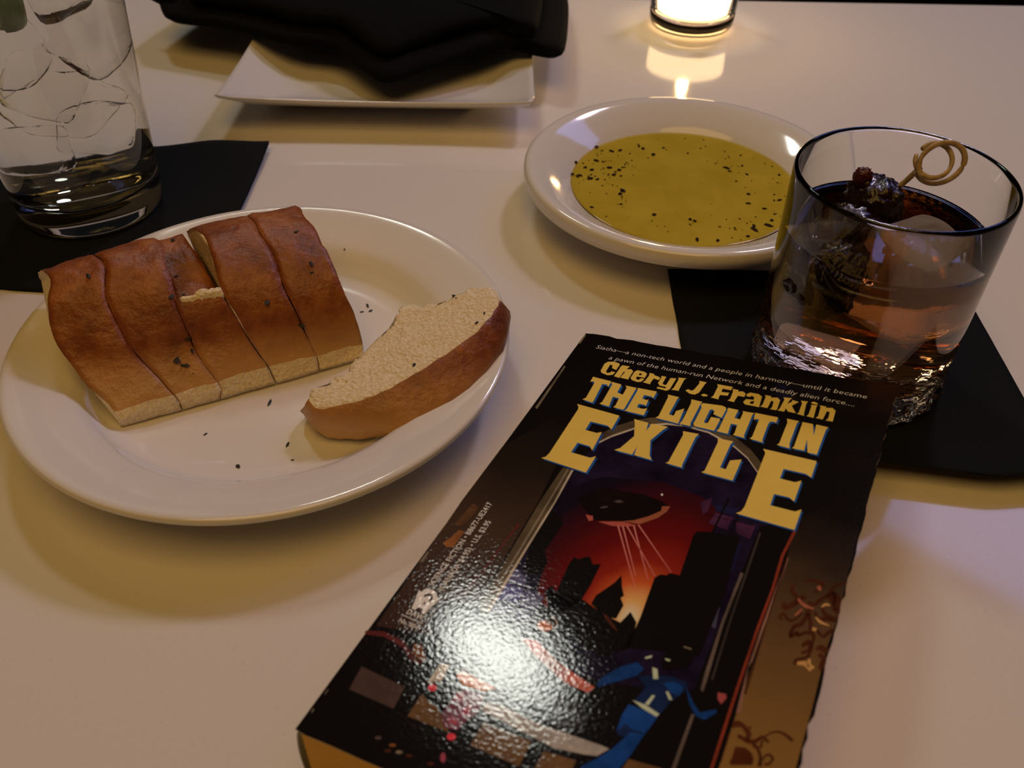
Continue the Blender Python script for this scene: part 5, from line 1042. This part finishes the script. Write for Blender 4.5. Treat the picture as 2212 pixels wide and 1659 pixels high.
(3,'rust',[(24.31,169.04),(24.21,169.46),(23.59,169.81),(22.92,169.83),(22.71,169.49),(23.11,169.05),(23.82,168.85)]),
(3,'mouldmid',[(26.59,169.92),(26.49,170.35),(25.88,170.69),(25.22,170.71),(25.01,170.37),(25.4,169.94),(26.11,169.74)]),
(3,'rustdark',[(24.07,170.61),(23.97,171.03),(23.36,171.38),(22.69,171.39),(22.48,171.06),(22.87,170.63),(23.58,170.43)]),
(3,'rustdark',[(34.59,169.59),(34.47,170.01),(33.87,170.35),(33.24,170.36),(33.04,170.03),(33.44,169.61),(34.12,169.41)]),
(3,'rustdark',[(29.2,169.81),(29.09,170.23),(28.49,170.57),(27.83,170.59),(27.63,170.25),(28.02,169.83),(28.73,169.63)]),
(7,'bluedark',[(67.71,131.87),(74.85,129.0),(78.94,129.3),(79.05,132.13),(77.03,135.55),(75.72,139.77),(69.22,138.73),(70.57,134.13)]),
(8,'blue',[(59.84,137.26),(60.32,135.34),(63.21,130.93),(66.44,128.37),(68.52,129.56),(67.71,131.87),(63.8,135.17),(60.44,138.23)]),
(8,'blue',[(73.9,131.58),(76.23,130.15),(78.4,130.72),(78.28,133.39),(76.27,133.26)]),
(7,'blue',[(78.86,130.3),(80.22,132.13),(82.04,134.2),(83.86,135.76),(86.83,133.63),(87.24,134.37),(85.25,137.22),(83.26,136.91),(81.01,134.62)]),
(7,'bluebright',[(68.57,139.69),(75.62,140.04),(74.88,143.5),(74.22,145.98),(73.42,150.64),(72.16,155.37),(64.76,158.88),(64.48,157.75),(66.7,155.14),(68.89,151.88),(70.76,147.63),(70.47,145.31),(68.39,147.07),(68.09,142.67)]),
(8,'bluedark',[(69.6,144.55),(71.47,145.35),(74.11,145.15),(73.91,145.67),(71.34,146.07),(70.76,147.63),(69.34,148.0),(68.46,147.26)]),
(9,'strap',[(68.89,138.39),(72.12,138.48),(75.74,139.54),(75.26,140.42),(71.72,139.57)]),
(9,'strap',[(70.17,128.39),(71.4,128.4),(72.48,130.93),(71.41,131.36)]),
(9,'strap',[(71.87,138.35),(72.64,135.45),(73.27,135.43),(72.74,138.27)]),
(9,'strap',[(75.15,133.48),(75.67,133.27),(77.23,134.99),(76.54,135.28)]),
(8,'hand',[(85.97,129.33),(87.81,129.05),(88.19,130.07),(87.5,131.98),(86.46,131.01)]),
(8,'black',[(71.34,124.63),(73.31,121.27),(75.9,119.72),(78.29,120.84),(78.31,124.13),(76.05,126.53),(72.47,127.97)]),
(9,'mouldmid',[(74.95,119.97),(76.99,119.94),(77.01,120.32),(75.28,120.36)]),
(9,'strap',[(72.03,124.87),(73.45,124.81),(73.24,125.4),(72.41,125.35)]),
(9,'strap',[(67.59,126.38),(69.03,125.17),(69.09,125.91),(67.93,126.76)]),
(2,'wear',[(-0.08,7.11),(0.04,1.38),(0.6,1.85),(0.75,7.79)]),
(2,'wear',[(1.21,46.69),(0.8,21.95),(1.49,22.32),(2.21,47.4)]),
(2,'wear',[(0.38,119.66),(0.59,115.02),(1.1,115.38),(1.39,119.1)]),
(2,'wear',[(1.06,124.9),(1.14,123.82),(1.76,124.11),(1.6,125.04)]),
(2,'wear',[(0.78,164.37),(0.7,162.74),(1.07,162.87),(1.1,164.24)]),
(2,'wear',[(0.76,169.52),(0.67,168.49),(1.03,168.61),(1.12,169.64)])]

def gloss(m, rough=.07):
    """worn laminated paper: shared fine leathery relief and clear coat"""
    b = bsdf(m); b.inputs['Roughness'].default_value = .45; b.inputs['Specular IOR Level'].default_value = 0
    b.inputs['Coat Weight'].default_value = 1; b.inputs['Coat Roughness'].default_value = rough
    n1 = noise_tex(m, 900, 2, .5); n2 = noise_tex(m, 22, 2); ad = N(m, 'ShaderNodeMath', operation='MULTIPLY_ADD'); L(m, n2.outputs[0], ad.inputs[0]); ad.inputs[1].default_value = 2.5; L(m, n1.outputs[0], ad.inputs[2])
    bm_ = N(m, 'ShaderNodeBump'); bm_.inputs['Strength'].default_value = .5; bm_.inputs['Distance'].default_value = .000085
    L(m, ad.outputs[0], bm_.inputs['Height']); L(m, bm_.outputs[0], b.inputs['Coat Normal']); return m
INK = {}
def ink(name, r, g, b_, vary=.0):
    c = [min(.92, lin(x) / k) for x, k in zip((r, g, b_), (.50, .36, .27))]
    m = mat('ink_' + name, (*c, 1))
    if vary:
        n = noise_tex(m, 90, 5, .6); lo = [x * (1 - vary) for x in c]; hi = [min(.95, x * (1 + vary)) for x in c]
        L(m, ramp(m, n.outputs[0], [(.32, (*lo, 1)), (.68, (*hi, 1))]).outputs[0], bsdf(m).inputs['Base Color'])
    INK[name] = gloss(m)
for nm, c, vv in [('black', (13, 7, 6), 0), ('rust', (112, 60, 26), .5), ('rust2', (72, 42, 22), .5), ('redline', (74, 22, 16), .2), ('night', (20, 10, 22), .6), ('pane', (62, 46, 82), .3), ('pane2', (66, 54, 72), .3), ('pane3', (56, 46, 56), .4), ('maroon', (52, 22, 36), .5), ('navy', (20, 16, 34), .5),
                  ('rustdark', (60, 26, 14), .3), ('ship', (16, 7, 6), .3), ('underlit', (120, 58, 34), .2), ('salmon', (140, 58, 44), .2), ('shipgrey', (66, 46, 42), .2), ('beam', (168, 86, 72), 0), ('white', (215, 205, 195), 0), ('moulding', (66, 48, 30), .45), ('mouldlight', (150, 122, 96), .25), ('mouldmid', (104, 82, 60), .2),
                  ('colstrip', (78, 58, 46), .3), ('colstrip2', (46, 34, 28), .2), ('redline2', (104, 34, 18), .25), ('pinkline', (108, 68, 50), .25), ('darkline', (50, 20, 8), .1), ('orn', (56, 22, 8), .35), ('ornpink', (126, 62, 40), .2), ('orngold', (150, 100, 52), .25), ('darkred', (70, 24, 20), .3),
                  ('tile1', (58, 38, 30), .15), ('tile2', (84, 52, 26), .18), ('step', (126, 104, 88), .35), ('robe', (150, 66, 46), .5), ('palegown', (30, 24, 24), .5), ('orange', (176, 82, 36), .4), ('plaid', (92, 42, 50), .4), ('plaidlight', (130, 48, 56), .2), ('red', (190, 40, 46), .1),
                  ('bluedark', (16, 24, 44), .4), ('blue', (16, 40, 74), .45), ('bluebright', (16, 42, 80), .4), ('strap', (146, 136, 104), .2), ('hand', (128, 50, 44), .2), ('wear', (84, 66, 46), .6), ('gold', (184, 136, 56), .03), ('shade', (28, 58, 96), .1), ('tag', (182, 170, 158), .0), ('code', (205, 180, 160), 0)]: ink(nm, *c, vary=vv)
def grad_ink(name, axis, stops, vary=None):
    """painted colour blend across the cover picture (object millimetres/1000 along v)"""
    m = mat('ink_' + name); sp = N(m, 'ShaderNodeSeparateXYZ'); L(m, coords(m), sp.inputs[0]); s0, s1 = stops[0][0], stops[-1][0]
    mr = N(m, 'ShaderNodeMapRange'); mr.inputs['From Min'].default_value = -s0 / 1000; mr.inputs['From Max'].default_value = -s1 / 1000; L(m, sp.outputs[axis], mr.inputs[0])
    nz = noise_tex(m, 60, 4); ad = N(m, 'ShaderNodeMath', operation='MULTIPLY_ADD'); L(m, nz.outputs[0], ad.inputs[0]); ad.inputs[1].default_value = .12; L(m, mr.outputs[0], ad.inputs[2]); sb = N(m, 'ShaderNodeMath', operation='SUBTRACT'); L(m, ad.outputs[0], sb.inputs[0]); sb.inputs[1].default_value = .06
    L(m, ramp(m, sb.outputs[0], [((p - s0) / (s1 - s0), tuple(min(.92, lin(x) / k) for x, k in zip(c, (.50, .36, .27))) + (1,)) for p, c in stops]).outputs[0], bsdf(m).inputs['Base Color']); INK[name] = gloss(m)
def glow_ink(name, c0, stops):
    """painted sunset: colour by distance from the glow on the picture's horizon"""
    m = mat('ink_' + name); mp = N(m, 'ShaderNodeMapping'); mp.inputs['Location'].default_value = (-c0[0], c0[1] / 1.5, 0); mp.inputs['Scale'].default_value = (1000, 1000 / 1.5, 0); L(m, coords(m), mp.inputs[0])
    ln = N(m, 'ShaderNodeVectorMath', operation='LENGTH'); L(m, mp.outputs[0], ln.inputs[0]); s1 = stops[-1][0]; dv = N(m, 'ShaderNodeMath', operation='DIVIDE'); L(m, ln.outputs['Value'], dv.inputs[0]); dv.inputs[1].default_value = s1
    nz = noise_tex(m, 70, 4); ad = N(m, 'ShaderNodeMath', operation='MULTIPLY_ADD'); L(m, nz.outputs[0], ad.inputs[0]); ad.inputs[1].default_value = .10; L(m, dv.outputs[0], ad.inputs[2]); sb = N(m, 'ShaderNodeMath', operation='SUBTRACT'); L(m, ad.outputs[0], sb.inputs[0]); sb.inputs[1].default_value = .05
    L(m, ramp(m, sb.outputs[0], [(p / s1, tuple(min(.92, lin(x) / k) for x, k in zip(c, (.50, .36, .27))) + (1,)) for p, c in stops]).outputs[0], bsdf(m).inputs['Base Color']); INK[name] = gloss(m)
glow_ink('redsky', (60, 117), [(0, (225, 165, 120)), (4, (205, 120, 62)), (8, (158, 60, 24)), (13, (112, 23, 12)), (20, (80, 9, 7)), (28, (52, 7, 9)), (36, (16, 7, 14))])
grad_ink('leftwall', 1, [(42, (13, 7, 6)), (75, (26, 16, 10)), (102, (52, 32, 20)), (145, (44, 23, 14))])
grad_ink('panel', 1, [(64, (13, 7, 6)), (82, (36, 22, 14)), (105, (72, 45, 23)), (140, (104, 66, 28)), (172, (112, 70, 28))])

book = empty('paperback_book', (.02686, .26109, 0), -.442459); tag(book, 'worn dark-covered science fiction paperback with gold title lying in front', 'book')
cov_rot = Matrix.Rotation(-.150790, 4, 'Y') @ Matrix.Rotation(-.033980, 4, 'X')
BWm, BHm = 106.6, 175.0
edge_paper = mat('cover_board_edge', srgb(200, 178, 140), .8); bump(edge_paper, noise_tex(edge_paper, 800).outputs[0], .0002)
# front cover: slab with a worn outline, rounded fore-edge corners
re_ = random.Random(9)
outl = [(0, .8)]
for u in range(3, 102, 3): outl.append((u, .25 + re_.uniform(-.22, .22) + (.35 if re_.random() < .15 else 0)))
outl += [(103.2, .5), (105.0, 1.5), (106.3, 3.6)]
for vv in range(7, 170, 3): outl.append((BWm + re_.uniform(-.25, .25) - (.45 if re_.random() < .12 else 0), vv))
outl += [(106.2, 171.5), (104.8, 174), (102.6, 175)]
for u in range(99, 1, -4): outl.append((u, BHm + re_.uniform(-.12, .12)))
outl += [(0, 174.6)]
def uvz(u, v, z=0): return Vector((u / 1000, -v / 1000, z))
def slab(name, outl, z0, z1, mats, parent):
    tri = tessellate_polygon([[uvz(u, v) for u, v in outl]]); n = len(outl)
    v = [uvz(a, b, z1) for a, b in outl] + [uvz(a, b, z0) for a, b in outl]
    f = [tuple(t_) for t_ in tri] + [tuple(n + i for i in t_)[::-1] for t_ in tri]; mi = [0] * len(tri) + [1] * len(tri)
    for i in range(n): j = (i + 1) % n; f.append((i, j, n + j, n + i)); mi.append(1)
    return mesh(name, v, f, mats, parent, False, mi)
cover = slab('front_cover', outl, -.00042, 0, [INK['black'], edge_paper], book)
cover.matrix_local = Matrix.Translation((0, 0, .0250)) @ cov_rot
LAY = .000016
def prints(name, items):
    """flat print: one mesh of coloured areas lying on the cover face"""
    v = []; f = []; mi = []; mats = []
    for lay, mname, poly in items:
        if mname not in mats: mats.append(mname)
        b = len(v); v += [uvz(x, y, lay * LAY) for x, y in poly]
        pl = [uvz(x, y) for x, y in poly]
        for t_ in tessellate_polygon([pl]):
            a_, b_, c_ = (pl[i] for i in t_)
            f.append(tuple(b + i for i in (t_ if (b_ - a_).cross(c_ - a_).z > 0 else t_[::-1]))); mi.append(mats.index(mname))
    me = bpy.data.meshes.new(name); me.from_pydata([tuple(x) for x in v], [], f); o = link(name, me, [INK[x] for x in mats], cover, False); me.polygons.foreach_set('material_index', mi); me.update(); return o
o = prints('cover_picture', PICTURE); o['label'] = 'printed painting of a ruined skyline seen through an arched window'
prints('title_shading', [(11, 'shade', p) for p in SHADE])
o = prints('title_lettering', [(12, 'gold', p) for p in TITLE]); o['label'] = 'large gold title lettering'
prints('author_lettering', [(12, 'gold', p) for p in AUTHOR] + [(13, 'black', p) for p in AUTHOR_GAPS])
prints('publisher_emblem', [(12, 'code', p) for p in EMBLEM] + [(13, 'rustdark', p) for p in EMBLEM_GAPS] + [(12, 'code', [(5.7, 136.85), (12.24, 137.4), (12.24, 137.62), (5.7, 137.05)])])
def text(name, body, p0, p1, height, mname, shear=0, bold=0):
    """one line of type from p0 to p1 (cover millimetres), given cap height"""
    c = bpy.data.curves.new(name, 'FONT'); c.body = body; c.size = 1; c.shear = shear; c.offset = bold; c.resolution_u = 2
    t_ = bpy.data.objects.new(name, c); col.objects.link(t_); bpy.context.view_layer.update()
    me = bpy.data.meshes.new_from_object(t_.evaluated_get(bpy.context.evaluated_depsgraph_get())); bpy.data.objects.remove(t_)
    xs = [v.co.x for v in me.vertices]; x0, wd = min(xs), max(xs) - min(xs)
    d = Vector((p1[0] - p0[0], p1[1] - p0[1])); ln = d.length; d.normalize(); pr = Vector((d.y, -d.x))
    for v in me.vertices:
        a, h = (v.co.x - x0) / wd * ln, v.co.y / .70 * height
        v.co = uvz(p0[0] + d.x * a + pr.x * h, p0[1] + d.y * a + pr.y * h, 14 * LAY)
    me.materials.clear(); me.materials.append(INK[mname]); return link(name, me, None, cover, False)
text('tagline', 'Siatha\u2014a non-tech world and a people in harmony\u2014until it became', (7.2, 9.0), (98.6, 9.9), 2.2, 'tag', .12, -.010)
text('tagline', 'a pawn of the human-run Network and a deadly alien force....', (14.0, 13.9), (95.8, 15.0), 2.2, 'tag', .12, -.010)
text('price_line', 'SCIENCE FICTION \u2022 B8677-UE2417', (8.6, 125.9), (9.0, 92.2), 1.75, 'code', 0, .006)
text('price_line', '(CANADA $4.95) \u2022 U.S. $3.95', (11.8, 126.2), (12.1, 99.0), 1.75, 'code', 0, .008)
text('publisher_name', 'DAW', (6.5, 136.2), (11.6, 136.6), 1.6, 'code', 0, .01)
text('publisher_name', 'No. 804', (6.0, 139.3), (11.9, 139.7), 1.35, 'code', 0, .006)
# page block, spine and back cover
pages = mat('yellow_page_edges', srgb(205, 150, 50), .8)
sp = N(pages, 'ShaderNodeMapping'); sp.inputs['Scale'].default_value = (3, 3, 900); L(pages, coords(pages), sp.inputs[0]); pn_ = N(pages, 'ShaderNodeTexNoise'); pn_.inputs['Scale'].default_value = 4; L(pages, sp.outputs[0], pn_.inputs['Vector'])
L(pages, ramp(pages, pn_.outputs[0], [(.35, srgb(214, 152, 38)), (.65, srgb(244, 192, 76))]).outputs[0], bsdf(pages).inputs['Base Color']); bump(pages, pn_.outputs[0], .0004, .6)
def cov_z(x, y):   # height of the cover underside above (x, y) in book space
    return .0250 - .00045 + .1519 * x - .0343 * y
def block():
    v = []; f = []; nu, nv = 12, 12; W, H = .1045, .1745
    for top in (0, 1):
        for j in range(nv):
            for i in range(nu):
                u = i / (nu - 1); x = .0006 + u * (W - .0006); y = -.0006 - j / (nv - 1) * (H - .0006)
                bulge = .0012 * math.sin(math.pi * min(1, max(0, u * 9))) if u < .12 else 0
                z = .0022 if not top else cov_z(x, y) - .0002 - .0060 * u ** 1.5
                v.append((x, y, z))
    o_ = nu * nv
    for j in range(nv - 1):
        for i in range(nu - 1):
            a = j * nu + i; f.append((a, a + 1, a + nu + 1, a + nu)); f.append((o_ + a, o_ + a + nu, o_ + a + nu + 1, o_ + a + 1))
    ring = list(range(nu)) + [j * nu + nu - 1 for j in range(1, nv)] + [(nv - 1) * nu + i for i in range(nu - 2, -1, -1)] + [j * nu for j in range(nv - 2, 0, -1)]
    for a, b in zip(ring, ring[1:] + ring[:1]): f.append((a, b, o_ + b, o_ + a))
    return mesh('page_block', v, f, pages, book, False)
block()
ink('spine', 30, 18, 12, .4); 
def spine():
    v = []; f = []; k = 12; rows = []
    for y in (-.0008, -.0446, -.0884, -.1322, -.1746):
        zt, zb_ = cov_z(0, y) + .00042, .0016; r = []
        for th in (0, .0004):
            for i in range(k + 1):
                t_ = i / k; z = zt + (zb_ - zt) * t_; x = -.0019 * math.sin(math.pi * t_) ** .6 + th
                r.append(len(v)); v.append((x, y, z))
        rows.append(r)
    m_ = k + 1
    for A, B in zip(rows, rows[1:]):
        for i in range(k): f.append((A[i], A[i + 1], B[i + 1], B[i])); f.append((A[m_ + i], B[m_ + i], B[m_ + i + 1], A[m_ + i + 1]))
        f.append((A[0], B[0], B[m_], A[m_])); f.append((A[k], A[m_ + k], B[m_ + k], B[k]))
    for A, s in ((rows[0], 1), (rows[-1], -1)):
        for i in range(k): f.append((A[i], A[m_ + i], A[m_ + i + 1], A[i + 1]))
    return mesh('spine', v, f, INK['spine'], book)
spine()
bc = slab('back_cover', [(0, .5), (104, .3), (106, 2), (106, 173), (104, 175), (0, 174.6)], 0, .0004, [edge_paper, INK['black']], book); bc.location = (0, 0, .0014)
